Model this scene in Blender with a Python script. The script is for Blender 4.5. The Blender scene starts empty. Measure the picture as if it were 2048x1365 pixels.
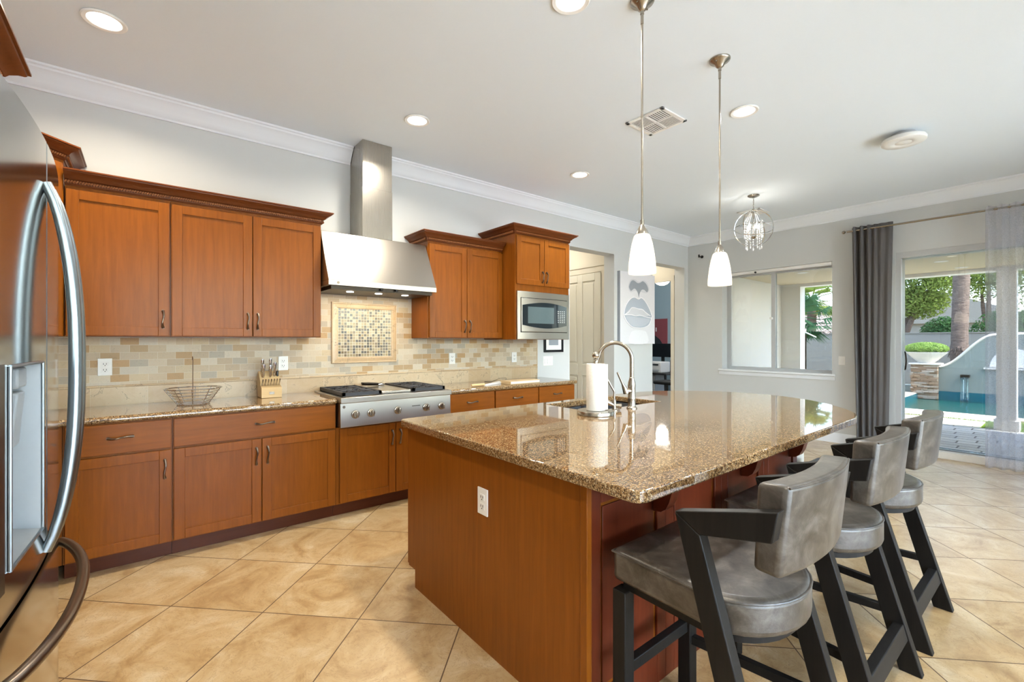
import bpy, bmesh, math, random
from mathutils import Vector, Matrix, noise
C = bpy.context.scene.collection
V = Vector
PI = math.pi
random.seed(7)
# ------------------------------------------------------------ camera, sky, sun, exposure
cam_d = bpy.data.cameras.new('camera'); cam_d.sensor_width = 36.0; cam_d.lens = 912.48/2048*36
cam_d.clip_start = 0.02; cam_d.clip_end = 400
cam = bpy.data.objects.new('camera', cam_d); C.objects.link(cam)
cam.location = (0, 0, 1.374); cam.rotation_euler = (PI/2, 0, -math.radians(38.87))
bpy.context.scene.camera = cam
vs = bpy.context.scene.view_settings
vs.view_transform = 'Standard'; vs.look = 'None'; vs.gamma = 1.0; vs.use_curve_mapping = False
vs.exposure = 0.2
world = bpy.data.worlds.new('world'); bpy.context.scene.world = world; world.use_nodes = True
wn = world.node_tree; wn.nodes.clear()
sky = wn.nodes.new('ShaderNodeTexSky'); sky.sky_type = 'NISHITA'; sky.sun_disc = False
sky.sun_elevation = math.radians(52); sky.sun_rotation = math.radians(200); sky.air_density = 1.0; sky.dust_density = 1.6
bg = wn.nodes.new('ShaderNodeBackground'); bg.inputs['Strength'].default_value = 2.6
wo = wn.nodes.new('ShaderNodeOutputWorld')
wn.links.new(sky.outputs[0], bg.inputs['Color']); wn.links.new(bg.outputs[0], wo.inputs['Surface'])
sun_d = bpy.data.lights.new('sun', 'SUN'); sun_d.energy = 22.0; sun_d.angle = math.radians(0.6); sun_d.color = (1, .97, .93)
sun = bpy.data.objects.new('sun', sun_d); C.objects.link(sun); sun.location = (14, -6, 20)
sun.rotation_euler = V((-0.22, 0.62, -1.0)).to_track_quat('-Z', 'Y').to_euler()

# ------------------------------------------------------------ node helper
def lin(c):
    return tuple(((x/255)/12.92 if x/255 <= .04045 else ((x/255+.055)/1.055)**2.4) for x in c)
class NT:
    def __init__(s, name):
        s.m = bpy.data.materials.new(name); s.m.use_nodes = True; s.t = s.m.node_tree; s.t.nodes.clear()
        s.out = s.t.nodes.new('ShaderNodeOutputMaterial')
    def n(s, typ, **kw):
        nd = s.t.nodes.new('ShaderNode'+typ)
        ins = kw.pop('i', {})
        for k, v in kw.items(): setattr(nd, k, v)
        for k, v in ins.items():
            if isinstance(v, bpy.types.NodeSocket): s.t.links.new(v, nd.inputs[k])
            else: nd.inputs[k].default_value = v
        return nd
    def math(s, op, a, b=None, c=None):
        nd = s.t.nodes.new('ShaderNodeMath'); nd.operation = op
        for k, v in enumerate((a, b, c)):
            if v is None: continue
            if isinstance(v, bpy.types.NodeSocket): s.t.links.new(v, nd.inputs[k])
            else: nd.inputs[k].default_value = v
        return nd.outputs[0]
    def mix(s, f, a, b, mode='MIX'):
        nd = s.t.nodes.new('ShaderNodeMix'); nd.data_type = 'RGBA'; nd.blend_type = mode
        for k, v in ((0, f), (6, a), (7, b)):
            if isinstance(v, bpy.types.NodeSocket): s.t.links.new(v, nd.inputs[k])
            else: nd.inputs[k].default_value = (tuple(v)+(1,) if isinstance(v, tuple) and len(v) == 3 else v)
        return nd.outputs[2]
    def ramp(s, f, stops, interp='LINEAR'):
        nd = s.t.nodes.new('ShaderNodeValToRGB'); nd.color_ramp.interpolation = interp
        e = nd.color_ramp.elements
        while len(e) < len(stops): e.new(.5)
        for k, (p, c) in enumerate(stops): e[k].position = p; e[k].color = tuple(c)+(1,)
        s.t.links.new(f, nd.inputs[0]); return nd.outputs[0]
    def coord(s, scale=(1,1,1), rot=(0,0,0), loc=(0,0,0)):
        g = s.t.nodes.new('ShaderNodeTexCoord'); mp = s.t.nodes.new('ShaderNodeMapping')
        mp.inputs['Scale'].default_value = scale; mp.inputs['Rotation'].default_value = rot; mp.inputs['Location'].default_value = loc
        s.t.links.new(g.outputs['Object'], mp.inputs[0]); return mp.outputs[0]
    def noise(s, vec, scale, detail=3, rough=.55, dist=0):
        return s.n('TexNoise', i={'Vector': vec, 'Scale': scale, 'Detail': detail, 'Roughness': rough, 'Distortion': dist}).outputs[0]
    def bump(s, h, strength=.1, dist=.01):
        return s.n('Bump', i={'Height': h, 'Strength': strength, 'Distance': dist}).outputs[0]
    def pbr(s, color, rough=.5, metal=0, normal=None, **kw):
        p = s.t.nodes.new('ShaderNodeBsdfPrincipled')
        def st(k, v):
            if isinstance(v, bpy.types.NodeSocket): s.t.links.new(v, p.inputs[k])
            else: p.inputs[k].default_value = (tuple(v)+(1,) if isinstance(v, tuple) and len(v) == 3 and k not in ('Normal',) else v)
        st('Base Color', color); st('Roughness', rough); st('Metallic', metal)
        if normal is not None: st('Normal', normal)
        for k, v in kw.items(): st(k.replace('_', ' '), v)
        s.t.links.new(p.outputs[0], s.out.inputs['Surface']); s.p = p
        return s.m
def flat(name, rgb, rough=.5, metal=0, **kw):
    t = NT(name); vec = t.coord()
    nz = t.noise(vec, 60, 2)
    c = t.mix(.12, lin(rgb), t.mix(nz, tuple(x*.6 for x in lin(rgb)), tuple(min(1, x*1.3) for x in lin(rgb))))
    return t.pbr(c, rough, metal, **kw)
M = {}
# painted walls / ceiling
def paint(name, rgb, bump=.05):
    t = NT(name); v = t.coord(); n1 = t.noise(v, 90, 3); n2 = t.noise(v, 1.2, 2)
    c = t.mix(t.math('MULTIPLY', n2, .25), lin(rgb), tuple(x*.93 for x in lin(rgb)))
    return t.pbr(c, .75, 0, t.bump(n1, bump, .003))
M['wall'] = paint('grey_wall_paint', (203, 204, 201))
M['ceiling'] = paint('ceiling_paint', (229, 237, 243), .12)
M['trim'] = paint('white_trim_paint', (228, 231, 233), 0)
M['cream'] = paint('cream_hall_paint', (222, 214, 196))
M['doorpaint'] = paint('cream_door_paint', (224, 219, 203), 0)
M['bluewall'] = paint('blue_grey_office_paint', (150, 172, 184))
M['stucco'] = paint('white_stucco', (238, 234, 226), .4)
M['bouncefloor'] = flat('pale_bounce_ground', (226, 227, 226), .8)
M['poolwall'] = paint('pale_stucco', (124, 132, 124), .4)
M['fence'] = paint('grey_block_wall', (132, 132, 124), .5)
M['tan'] = paint('tan_patio_ceiling', (214, 196, 165), .1)
# wood
def wood(name, c1, c2, rough=.32, axis=2, gs=14):
    t = NT(name)
    sc = [gs, gs, gs]; sc[axis] = gs*.06
    v = t.coord(tuple(sc)); v2 = t.coord((2.2, 2.2, 1.4))
    g = t.noise(v, 3.0, 5, .65, .4); b = t.noise(v2, 1.6, 3, .6)
    c = t.mix(t.ramp(g, [(.3, (0,0,0)), (.72, (1,1,1))]), lin(c1), lin(c2))
    c = t.mix(t.math('MULTIPLY', b, .55), c, tuple(x*.62 for x in lin(c1)))
    return t.pbr(c, rough, 0, t.bump(g, .03, .002), Coat_Weight=.08, Coat_Roughness=.25, Specular_IOR_Level=.16)
M['wood'] = wood('stained_maple', (128, 69, 15), (150, 85, 22))
M['woodh'] = wood('stained_maple_rail', (128, 69, 15), (150, 85, 22), axis=0)
M['woodc'] = wood('stained_crown_wood', (104, 54, 26), (122, 68, 34), axis=0)
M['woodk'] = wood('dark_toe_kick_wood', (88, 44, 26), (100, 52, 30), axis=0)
M['darkwood'] = wood('charcoal_oak', (22, 21, 20), (36, 33, 30), .5, gs=20)
M['blond'] = wood('light_beech', (214, 180, 128), (226, 196, 148), .45, axis=0)
M['woodshaded'] = wood('shade_darkened_red_wood', (96, 40, 22), (114, 50, 28))  # red-brown stain, darkened to stand for shade under the overhang
M['roped'] = wood('carved_rope_wood', (150, 92, 52), (176, 116, 70), axis=0)
M['gap'] = flat('dark_gap', (40, 20, 12), .8)
# floor tile
def floor_tile():
    t = NT('travertine_floor_tile'); S = .508
    g = t.n('TexCoord').outputs['Object']; sp = t.n('SeparateXYZ', i={0: g})
    x, y = sp.outputs[0], sp.outputs[1]
    k = 1/(math.sqrt(2)*S); a0 = (.1072+2.9478)*k; b0 = (.1072-2.9478)*k
    a = t.math('SUBTRACT', t.math('MULTIPLY', t.math('ADD', x, y), k), a0)
    b = t.math('SUBTRACT', t.math('MULTIPLY', t.math('SUBTRACT', x, y), k), b0)
    def dist(q):
        fr = t.math('FRACT', t.math('ADD', q, 100.0)); return t.math('MINIMUM', fr, t.math('SUBTRACT', 1.0, fr))
    d = t.math('MINIMUM', dist(a), dist(b))
    grout = t.math('LESS_THAN', d, .0055)
    cell = t.n('CombineXYZ', i={0: t.math('FLOOR', a), 1: t.math('FLOOR', b), 2: 0.0}).outputs[0]
    wn_ = t.n('TexWhiteNoise', noise_dimensions='3D', i={'Vector': cell})
    off = t.n('VectorMath', operation='SCALE', i={0: wn_.outputs['Color'], 'Scale': 20.0}).outputs[0]
    pos = t.n('VectorMath', operation='ADD', i={0: g, 1: off}).outputs[0]
    n1 = t.noise(pos, 3.0, 6, .66, 1.4); n2 = t.noise(pos, 9, 6, .72, 1.6); n3 = t.noise(pos, 1.1, 2)
    base = t.ramp(n1, [(.28, lin((146, 110, 66))), (.44, lin((180, 150, 104))), (.56, lin((194, 168, 126))), (.74, lin((212, 196, 164)))])
    base = t.mix(t.math('MULTIPLY', t.ramp(n2, [(.55, (0,0,0)), (.72, (1,1,1))]), .45), base, lin((146, 118, 82)))
    base = t.mix(t.math('MULTIPLY', wn_.outputs['Value'], .22), base, lin((172, 146, 108)))
    vein = t.math('ABSOLUTE', t.math('SUBTRACT', n2, .5))
    base = t.mix(t.math('MULTIPLY', t.math('LESS_THAN', vein, .007), .5), base, lin((120, 84, 48)))
    col = t.mix(grout, base, lin((92, 68, 44)))
    rg = t.math('ADD', t.math('MULTIPLY', grout, .4), t.math('ADD', .24, t.math('MULTIPLY', n2, .12)))
    hb = t.math('SUBTRACT', t.math('MULTIPLY', n1, .2), grout)
    return t.pbr(col, rg, 0, t.bump(hb, .18, .004), Specular_IOR_Level=.6, Coat_Weight=.35, Coat_Roughness=.22)
M['floor'] = floor_tile()
def granite():
    t = NT('brown_granite'); v = t.coord()
    a = t.noise(v, 125, 4, .8); b = t.noise(v, 55, 3, .65); c_ = t.n('TexVoronoi', i={'Vector': v, 'Scale': 300.0}).outputs['Color']
    sp = t.n('SeparateColor', i={0: c_}).outputs[0]
    col = t.ramp(a, [(.36, lin((40, 28, 18))), (.45, lin((102, 74, 46))), (.53, lin((146, 114, 74))), (.66, lin((186, 160, 118)))])
    col = t.mix(t.ramp(b, [(.58, (0,0,0)), (.72, (.8,.8,.8))]), col, lin((84, 60, 40)))
    col = t.mix(t.math('MULTIPLY', t.math('GREATER_THAN', sp, .86), .8), col, lin((30, 24, 20)))
    col = t.mix(t.math('MULTIPLY', t.math('LESS_THAN', sp, .10), .6), col, lin((206, 188, 152)))
    return t.pbr(col, .035, 0, Specular_IOR_Level=.75, Coat_Weight=.35, Coat_Roughness=.02)
M['granite'] = granite()
def brick_tile(name, w, h, pal, mortar, msize, veins=.5, rough=.5, plane='xz', shift=.5, bscale=1, grainy=26):
    t = NT(name); g = t.n('TexCoord').outputs['Object']; sp = t.n('SeparateXYZ', i={0: g})
    X, Y = (sp.outputs[0], sp.outputs[2]) if plane == 'xz' else (sp.outputs[0], sp.outputs[1]) if plane == 'xy' else (sp.outputs[1], sp.outputs[2]) if plane == 'yz' else (sp.outputs[1], sp.outputs[0])
    rowf = t.math('MULTIPLY', t.math('ADD', Y, 50.0), 1/h); row = t.math('FLOOR', rowf)
    u = t.math('ADD', t.math('MULTIPLY', t.math('ADD', X, 50.0), 1/w), t.math('MULTIPLY', row, shift)); cu = t.math('FLOOR', u)
    fu = t.math('FRACT', u); fv = t.math('FRACT', rowf)
    du = t.math('MULTIPLY', t.math('MINIMUM', fu, t.math('SUBTRACT', 1.0, fu)), w)
    dv = t.math('MULTIPLY', t.math('MINIMUM', fv, t.math('SUBTRACT', 1.0, fv)), h)
    mo = t.math('LESS_THAN', t.math('MINIMUM', du, dv), msize)
    cell = t.n('CombineXYZ', i={0: cu, 1: row, 2: 3.0}).outputs[0]
    wn_ = t.n('TexWhiteNoise', noise_dimensions='3D', i={'Vector': cell})
    n_ = len(pal)
    base = t.ramp(wn_.outputs['Value'], [(k/n_, lin(c)) for k, c in enumerate(pal)], 'CONSTANT')
    off = t.n('VectorMath', operation='SCALE', i={0: wn_.outputs['Color'], 'Scale': 9.0}).outputs[0]
    pos = t.n('VectorMath', operation='ADD', i={0: g, 1: off}).outputs[0]
    n1 = t.noise(pos, grainy, 6, .75, 1.6)
    col = t.mix(t.math('MULTIPLY', t.ramp(n1, [(.3, (1,1,1)), (.62, (0,0,0))]), veins*.45), base, lin((176, 140, 96)))
    vn = t.math('LESS_THAN', t.math('ABSOLUTE', t.math('SUBTRACT', n1, .60)), .012)
    col = t.mix(t.math('MULTIPLY', vn, veins*.8), col, lin((110, 92, 74)))
    col = t.mix(mo, col, lin(mortar))
    return t.pbr(col, rough, 0, t.bump(t.math('SUBTRACT', 1.0, mo), .25, .003))
M['splash'] = brick_tile('tumbled_travertine_tile', .104, .0515, [(190,172,146), (200,184,158), (182,162,134), (178,144,98), (198,188,170), (192,172,142), (204,192,170), (176,148,108), (172,162,144), (198,178,144)], (208,198,176), .0011)
M['bigtile'] = brick_tile('polished_travertine_tile', .305, .9, [(200,174,138), (206,184,150), (196,170,134)], (210,194,166), .001, .9, .3, 'xz', 0, grainy=7)
M['paver'] = brick_tile('grey_concrete_paver', .42, .21, [(196,194,186), (186,184,178), (204,202,194), (178,176,170)], (96,94,88), .010, .2, .85, 'yx', .43)
M['ledge'] = brick_tile('stacked_ledgestone', .26, .045, [(160,148,130), (142,120,96), (124,102,80), (152,144,132), (170,160,146), (134,112,90)], (90,74,58), .003, .4, .8, 'yz', .37)
M['slab'] = brick_tile('sandstone_deck_slab', .7, 2.0, [(238,226,198), (230,214,184), (240,232,208)], (190,180,150), .006, .3, .8, 'yx', 0)
M['rooftile'] = brick_tile('clay_roof_tile', .3, .16, [(150,138,130), (138,126,118), (160,148,140)], (96,88,82), .02, .2, .9, 'yz', 0)
def mosaic():
    t = NT('glass_mosaic'); g = t.n('TexCoord').outputs['Object']; sp = t.n('SeparateXYZ', i={0: g}); P = .0263
    u = t.math('MULTIPLY', t.math('ADD', sp.outputs[0], 10.0), 1/P); v = t.math('MULTIPLY', t.math('ADD', sp.outputs[2], 10.0), 1/P)
    fu = t.math('FRACT', u); fv = t.math('FRACT', v)
    d = t.math('MINIMUM', t.math('MINIMUM', fu, t.math('SUBTRACT', 1.0, fu)), t.math('MINIMUM', fv, t.math('SUBTRACT', 1.0, fv)))
    mo = t.math('LESS_THAN', d, .07)
    wn_ = t.n('TexWhiteNoise', noise_dimensions='3D', i={'Vector': t.n('CombineXYZ', i={0: t.math('FLOOR', u), 1: t.math('FLOOR', v), 2: 0.0}).outputs[0]})
    pal = [(30,22,18), (132,112,74), (132,116,84), (44,32,24), (92,70,38), (164,150,122), (36,26,28), (54,40,28), (150,134,98)]
    base = t.ramp(wn_.outputs['Value'], [(k/9, lin(c)) for k, c in enumerate(pal)], 'CONSTANT')
    n = t.noise(t.coord(), 130, 2, .6, 2)
    base = t.mix(t.math('MULTIPLY', t.ramp(n, [(.5, (0,0,0)), (.7, (1,1,1))]), .35), base, lin((200, 180, 120)))
    col = t.mix(mo, base, lin((214, 202, 178)))
    return t.pbr(col, t.math('ADD', .15, t.math('MULTIPLY', mo, .5)), 0, t.bump(t.math('SUBTRACT', 1.0, mo), .3, .002))
M['mosaic'] = mosaic()
def steel(name, rgb, rough, sx=(1, 1, 60), bump=.02, amp=.1):
    t = NT(name); v = t.coord(sx); n = t.noise(v, 12, 3, .6)
    return t.pbr(lin(rgb), t.math('ADD', rough-amp/2, t.math('MULTIPLY', n, amp)), 1.0, t.bump(n, bump, .0006))
M['steel'] = steel('brushed_stainless', (178, 172, 162), .30, (.25, .25, 90), .01, .05)
M['steelv'] = steel('brushed_stainless_vertical', (174, 168, 158), .27, (70, 70, .3), .01, .05)
M['fridge'] = steel('polished_stainless_door', (176, 172, 166), .115, (4, 4, .6), .004, .03)
M['nickel'] = steel('brushed_nickel', (168, 160, 148), .26, (20, 20, 20), .005, .04)
M['chrome'] = flat('chrome_wire', (215, 215, 215), .1, 1)
M['pewter'] = flat('dark_pewter', (120, 108, 96), .3, 1)
M['alum'] = flat('satin_aluminium', (150, 160, 166), .3, 1)
M['iron'] = flat('black_cast_iron', (44, 44, 48), .5)
M['black'] = flat('black_plastic', (22, 22, 24), .25)
M['matblack'] = flat('matte_black', (26, 25, 25), .6)
M['white'] = flat('white_plastic', (238, 236, 230), .35)
M['greypl'] = flat('light_grey_plastic', (190, 191, 190), .4)
M['dispgrey'] = flat('dispenser_grey', (140, 145, 148), .4)
M['greypl2'] = flat('mid_grey_plastic', (150, 156, 160), .35)
M['paper'] = paint('paper_towel', (226, 223, 214), .5)
M['bookc'] = flat('beige_book_cover', (206, 180, 138), .6)
M['dkglass'] = flat('dark_oven_glass', (34, 42, 46), .06)
M['screen'] = flat('black_screen', (10, 11, 14), .12)
M['rug'] = flat('dark_office_floor', (48, 34, 30), .6)
M['sinkm'] = flat('dark_composite_sink', (52, 56, 62), .35)
M['redcan'] = flat('dusty_red_canvas', (134, 66, 74), .7)
M['darkfig'] = flat('dark_painted_figure', (30, 36, 44), .7)
M['artbg'] = flat('pale_grey_canvas', (222, 221, 224), .6)
M['artline'] = flat('white_paint_line', (248, 246, 250), .5)
M['artlip'] = flat('blue_grey_lip_paint', (172, 180, 192), .6)
M['artchin'] = flat('chin_light_paint', (234, 233, 236), .6)
M['artmid'] = flat('lower_lip_paint', (188, 193, 202), .6)
M['artnose'] = flat('slate_nose_paint', (146, 152, 160), .6)
M['artsh'] = flat('soft_grey_paint', (206, 206, 211), .6)
M['concrete'] = flat('cast_stone', (214, 208, 196), .8)
M['pewter2'] = flat('dark_bronze', (60, 54, 48), .4, 1)
def leather():
    t = NT('grey_brown_leather'); v = t.coord(); n = t.noise(v, 11, 6, .72, .5); f = t.n('TexVoronoi', i={'Vector': v, 'Scale': 420.0}).outputs['Distance']
    c = t.ramp(n, [(.34, lin((46, 40, 34))), (.48, lin((70, 64, 57))), (.60, lin((92, 86, 79))), (.78, lin((112, 108, 102)))])
    return t.pbr(c, .33, 0, t.bump(t.math('ADD', t.math('MULTIPLY', f, .3), n), .12, .003), Specular_IOR_Level=.7)
M['leather'] = leather()
def cloth():
    t = NT('charcoal_curtain_cloth'); v = t.coord((1, 1, .05)); n = t.noise(v, 40, 3)
    return t.pbr(t.mix(n, lin((84, 81, 80)), lin((92, 88, 87))), .8, 0, t.bump(n, .1, .002), Sheen_Weight=.15)
M['cloth'] = cloth()
def sheer():
    t = NT('grey_sheer_voile'); v = t.coord((1, 1, 1)); n = t.noise(v, 300, 2)
    d = t.n('BsdfDiffuse', i={'Color': lin((210, 210, 218))+(1,)}); tl = t.n('BsdfTranslucent', i={'Color': lin((225, 225, 232))+(1,)})
    tr = t.n('BsdfTransparent', i={'Color': (.86, .86, .9, 1)})
    a = t.n('MixShader', i={0: .5, 1: d.outputs[0], 2: tl.outputs[0]})
    fac = t.math('ADD', .60, t.math('MULTIPLY', n, .2))
    b = t.n('MixShader', i={0: fac, 1: a.outputs[0], 2: tr.outputs[0]})
    t.t.links.new(b.outputs[0], t.out.inputs['Surface']); return t.m
M['sheer'] = sheer()
def glass(name, tint=(.96, .985, .975), refl=.07):
    t = NT(name); n = t.noise(t.coord(), 2, 1)
    tr = t.n('BsdfTransparent', i={'Color': tint+(1,)}); gl = t.n('BsdfGlossy', i={'Roughness': .01})
    fr = t.n('Fresnel', i={'IOR': 1.45}).outputs[0]
    b = t.n('MixShader', i={0: t.math('MULTIPLY', fr, t.math('ADD', .95, t.math('MULTIPLY', n, .05))), 1: tr.outputs[0], 2: gl.outputs[0]})
    t.t.links.new(b.outputs[0], t.out.inputs['Surface']); return t.m
M['glass'] = glass('window_glass')
M['tintglass'] = glass('tinted_window_glass', (.53, .545, .55))  # tint added to dim the bright yard behind the panes
M['crystal'] = flat('cut_crystal', (236, 238, 242), .08)
def emit(name, rgb, s):
    t = NT(name); n = t.noise(t.coord(), 4, 1)
    e = t.n('Emission', i={'Color': rgb+(1,), 'Strength': t.math('MULTIPLY', s, t.math('ADD', .97, t.math('MULTIPLY', n, .06)))})
    t.t.links.new(e.outputs[0], t.out.inputs['Surface']); return t.m
M['can'] = emit('lit_downlight_lens', (1, .96, .88), 9)
M['bulb'] = emit('lit_bulb', (1, .93, .8), 7)
def shade():
    t = NT('lit_frosted_glass'); n = t.noise(t.coord(), 6, 1)
    sp = t.n('SeparateXYZ', i={0: t.n('TexCoord').outputs['Object']})
    e = t.n('Emission', i={'Color': (1, .94, .84, 1), 'Strength': .26}); d = t.n('BsdfPrincipled', i={'Base Color': lin((240, 232, 220))+(1,), 'Roughness': .12})
    tl = t.n('BsdfTranslucent', i={'Color': (1, .95, .88, 1)})
    m1 = t.n('MixShader', i={0: .6, 1: d.outputs[0], 2: tl.outputs[0]})
    a = t.n('AddShader', i={0: e.outputs[0], 1: m1.outputs[0]})
    t.t.links.new(a.outputs[0], t.out.inputs['Surface']); return t.m
M['shade'] = shade()
def water():
    t = NT('pool_water'); n = t.noise(t.coord((1, 1, 1)), 7, 3, .6, .5)
    return t.pbr(t.mix(n, lin((16, 66, 58)), lin((32, 86, 76))), .06, 0, t.bump(n, .5, .03), Specular_IOR_Level=.5)
M['water'] = water()
M['fall'] = glass('falling_water', (.8, .93, .98))
M['tealtile'] = flat('teal_pool_tile', (24, 92, 104), .2)
def leaf(name, c1, c2):
    t = NT(name); n = t.noise(t.coord(), 3.0, 3)
    rnd = t.n('ObjectInfo').outputs['Random']
    c = t.mix(n, lin(c1), lin(c2))
    d = t.n('BsdfDiffuse', i={'Color': c}); tl = t.n('BsdfTranslucent', i={'Color': c})
    b = t.n('MixShader', i={0: .35, 1: d.outputs[0], 2: tl.outputs[0]})
    t.t.links.new(b.outputs[0], t.out.inputs['Surface']); return t.m
M['leafa'] = leaf('olive_green_leaves', (86, 112, 54), (150, 164, 84))
M['leafb'] = leaf('deep_green_leaves', (40, 78, 48), (92, 124, 76))
M['leafc'] = leaf('succulent_leaves', (120, 156, 74), (176, 196, 116))
M['frond'] = leaf('palm_frond', (46, 84, 62), (96, 134, 92))
M['grass'] = leaf('lawn_grass', (110, 146, 60), (166, 186, 90))
def bark():
    t = NT('palm_bark'); v = t.coord((1.5, 1.5, 9)); n = t.noise(v, 5, 5, .7, .6)
    return t.pbr(t.ramp(n, [(.3, lin((70, 58, 50))), (.6, lin((128, 110, 96))), (.8, lin((168, 148, 126)))]), .9, 0, t.bump(n, .8, .04))
M['bark'] = bark()
M['ground'] = brick_tile('gravel_ground', .05, .04, [(176,160,136), (160,146,124), (190,176,150)], (130,116,96), .004, .5, .95, 'xy', .4)
M['cushion'] = flat('pale_outdoor_cover', (226, 232, 230), .8)
# ------------------------------------------------------------ mesh helpers
class MB:
    def __init__(s): s.b = bmesh.new()
    def box(s, x0, x1, y0, y1, z0, z1):
        vs_ = [s.b.verts.new(p) for p in ((x0,y0,z0),(x1,y0,z0),(x1,y1,z0),(x0,y1,z0),(x0,y0,z1),(x1,y0,z1),(x1,y1,z1),(x0,y1,z1))]
        for f in ((0,3,2,1),(4,5,6,7),(0,1,5,4),(1,2,6,5),(2,3,7,6),(3,0,4,7)): s.b.faces.new([vs_[i] for i in f])
        return s
    def hexa(s, p):   # eight points: bottom four, top four
        vs_ = [s.b.verts.new(q) for q in p]
        for f in ((0,3,2,1),(4,5,6,7),(0,1,5,4),(1,2,6,5),(2,3,7,6),(3,0,4,7)): s.b.faces.new([vs_[i] for i in f])
        return s
    def fbox(s, F, u0, u1, z0, z1, n0, n1):
        p = [F.p(u0,z0,n0), F.p(u1,z0,n0), F.p(u1,z0,n1), F.p(u0,z0,n1), F.p(u0,z1,n0), F.p(u1,z1,n0), F.p(u1,z1,n1), F.p(u0,z1,n1)]
        return s.hexa(p)
    def prism(s, pts, vec):   # closed 3d outline extruded along vec
        vec = V(vec); a = [s.b.verts.new(V(p)) for p in pts]; b = [s.b.verts.new(V(p)+vec) for p in pts]; n = len(pts)
        s.b.faces.new(a[::-1]); s.b.faces.new(b)
        for i in range(n): s.b.faces.new((a[i], a[(i+1) % n], b[(i+1) % n], b[i]))
        return s
    def lathe(s, prof, c=(0,0,0), n=24, axis='z', sx=1, sy=1):
        rings = []
        for r, h in prof:
            ring = []
            for k in range(n):
                t = 2*PI*k/n; x, y = r*math.cos(t)*sx, r*math.sin(t)*sy
                q = (x, y, h) if axis == 'z' else (x, h, y) if axis == 'y' else (h, x, y)
                ring.append(s.b.verts.new((c[0]+q[0], c[1]+q[1], c[2]+q[2])))
            rings.append(ring)
        for i in range(len(rings)-1):
            for k in range(n):
                s.b.faces.new((rings[i][k], rings[i][(k+1) % n], rings[i+1][(k+1) % n], rings[i+1][k]))
        for ring in (rings[0], rings[-1]):
            s.b.faces.new(ring)
        return s
    def tube(s, pts, r, n=8, closed=False, flat_=None):
        pts = [V(p) for p in pts]; m = len(pts)
        if not hasattr(r, '__len__'): r = [r]*m
        rings = []; up = None
        for i in range(m):
            if closed: t = (pts[(i+1) % m]-pts[i-1])
            else: t = pts[min(i+1, m-1)]-pts[max(i-1, 0)]
            t.normalize()
            if up is None:
                up = V((0,0,1)) if abs(t.z) < .9 else V((1,0,0))
            up = (up-t*up.dot(t)).normalized(); sd = t.cross(up)
            ring = []
            for k in range(n):
                a = 2*PI*k/n; ca, sa = math.cos(a), math.sin(a)
                if flat_: ca *= flat_
                ring.append(s.b.verts.new(pts[i]+(up*sa+sd*ca)*r[i]))
            rings.append(ring)
        for i in range(m if closed else m-1):
            A, B = rings[i], rings[(i+1) % m]
            for k in range(n): s.b.faces.new((A[k], A[(k+1) % n], B[(k+1) % n], B[k]))
        if not closed: s.b.faces.new(rings[0]); s.b.faces.new(rings[-1][::-1])
        return s
    def mold(s, path, prof, side=1, z=0, closed=False):   # profile (out, up) swept along a plan path with mitred corners
        P = [V((p[0], p[1])) for p in path]; m = len(P); rings = []
        def nrm(a, b):
            d = (b-a).normalized(); return V((d.y, -d.x))*side
        for i in range(m):
            if closed: n1, n2 = nrm(P[i-1], P[i]), nrm(P[i], P[(i+1) % m])
            else:
                n1 = nrm(P[i-1], P[i]) if i > 0 else nrm(P[0], P[1]); n2 = nrm(P[i], P[i+1]) if i < m-1 else n1
                if i == 0: n1 = n2
            mt = (n1+n2)/(1+n1.dot(n2))
            rings.append([s.b.verts.new((P[i].x+mt.x*o, P[i].y+mt.y*o, z+h)) for o, h in prof])
        k = len(prof)
        for i in range(m if closed else m-1):
            A, B = rings[i], rings[(i+1) % m]
            for j in range(k): s.b.faces.new((A[j], A[(j+1) % k], B[(j+1) % k], B[j]))
        if not closed: s.b.faces.new(rings[0]); s.b.faces.new(rings[-1][::-1])
        return s
    def grid(s, fn, nu, nv, thick=None):
        R = [[s.b.verts.new(fn(i/nu, j/nv)) for j in range(nv+1)] for i in range(nu+1)]
        for i in range(nu):
            for j in range(nv): s.b.faces.new((R[i][j], R[i+1][j], R[i+1][j+1], R[i][j+1]))
        return s
    def ico(s, c, r, sub=2, sc=(1,1,1)):
        m = bmesh.ops.create_icosphere(s.b, subdivisions=sub, radius=1)
        for v in m['verts']: v.co = V((c[0]+v.co.x*r*sc[0], c[1]+v.co.y*r*sc[1], c[2]+v.co.z*r*sc[2]))
        return s
class Fr:   # face frame: origin, direction along the width, outward normal
    def __init__(s, o, u, n): s.o, s.u, s.n = V(o), V(u).normalized(), V(n).normalized()
    def p(s, u, z, n=0): return s.o+s.u*u+s.n*n+V((0,0,z))
def root_loc(p):
    if p is None: return V((0,0,0))
    while p.parent: p = p.parent
    return V(p.location)
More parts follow.
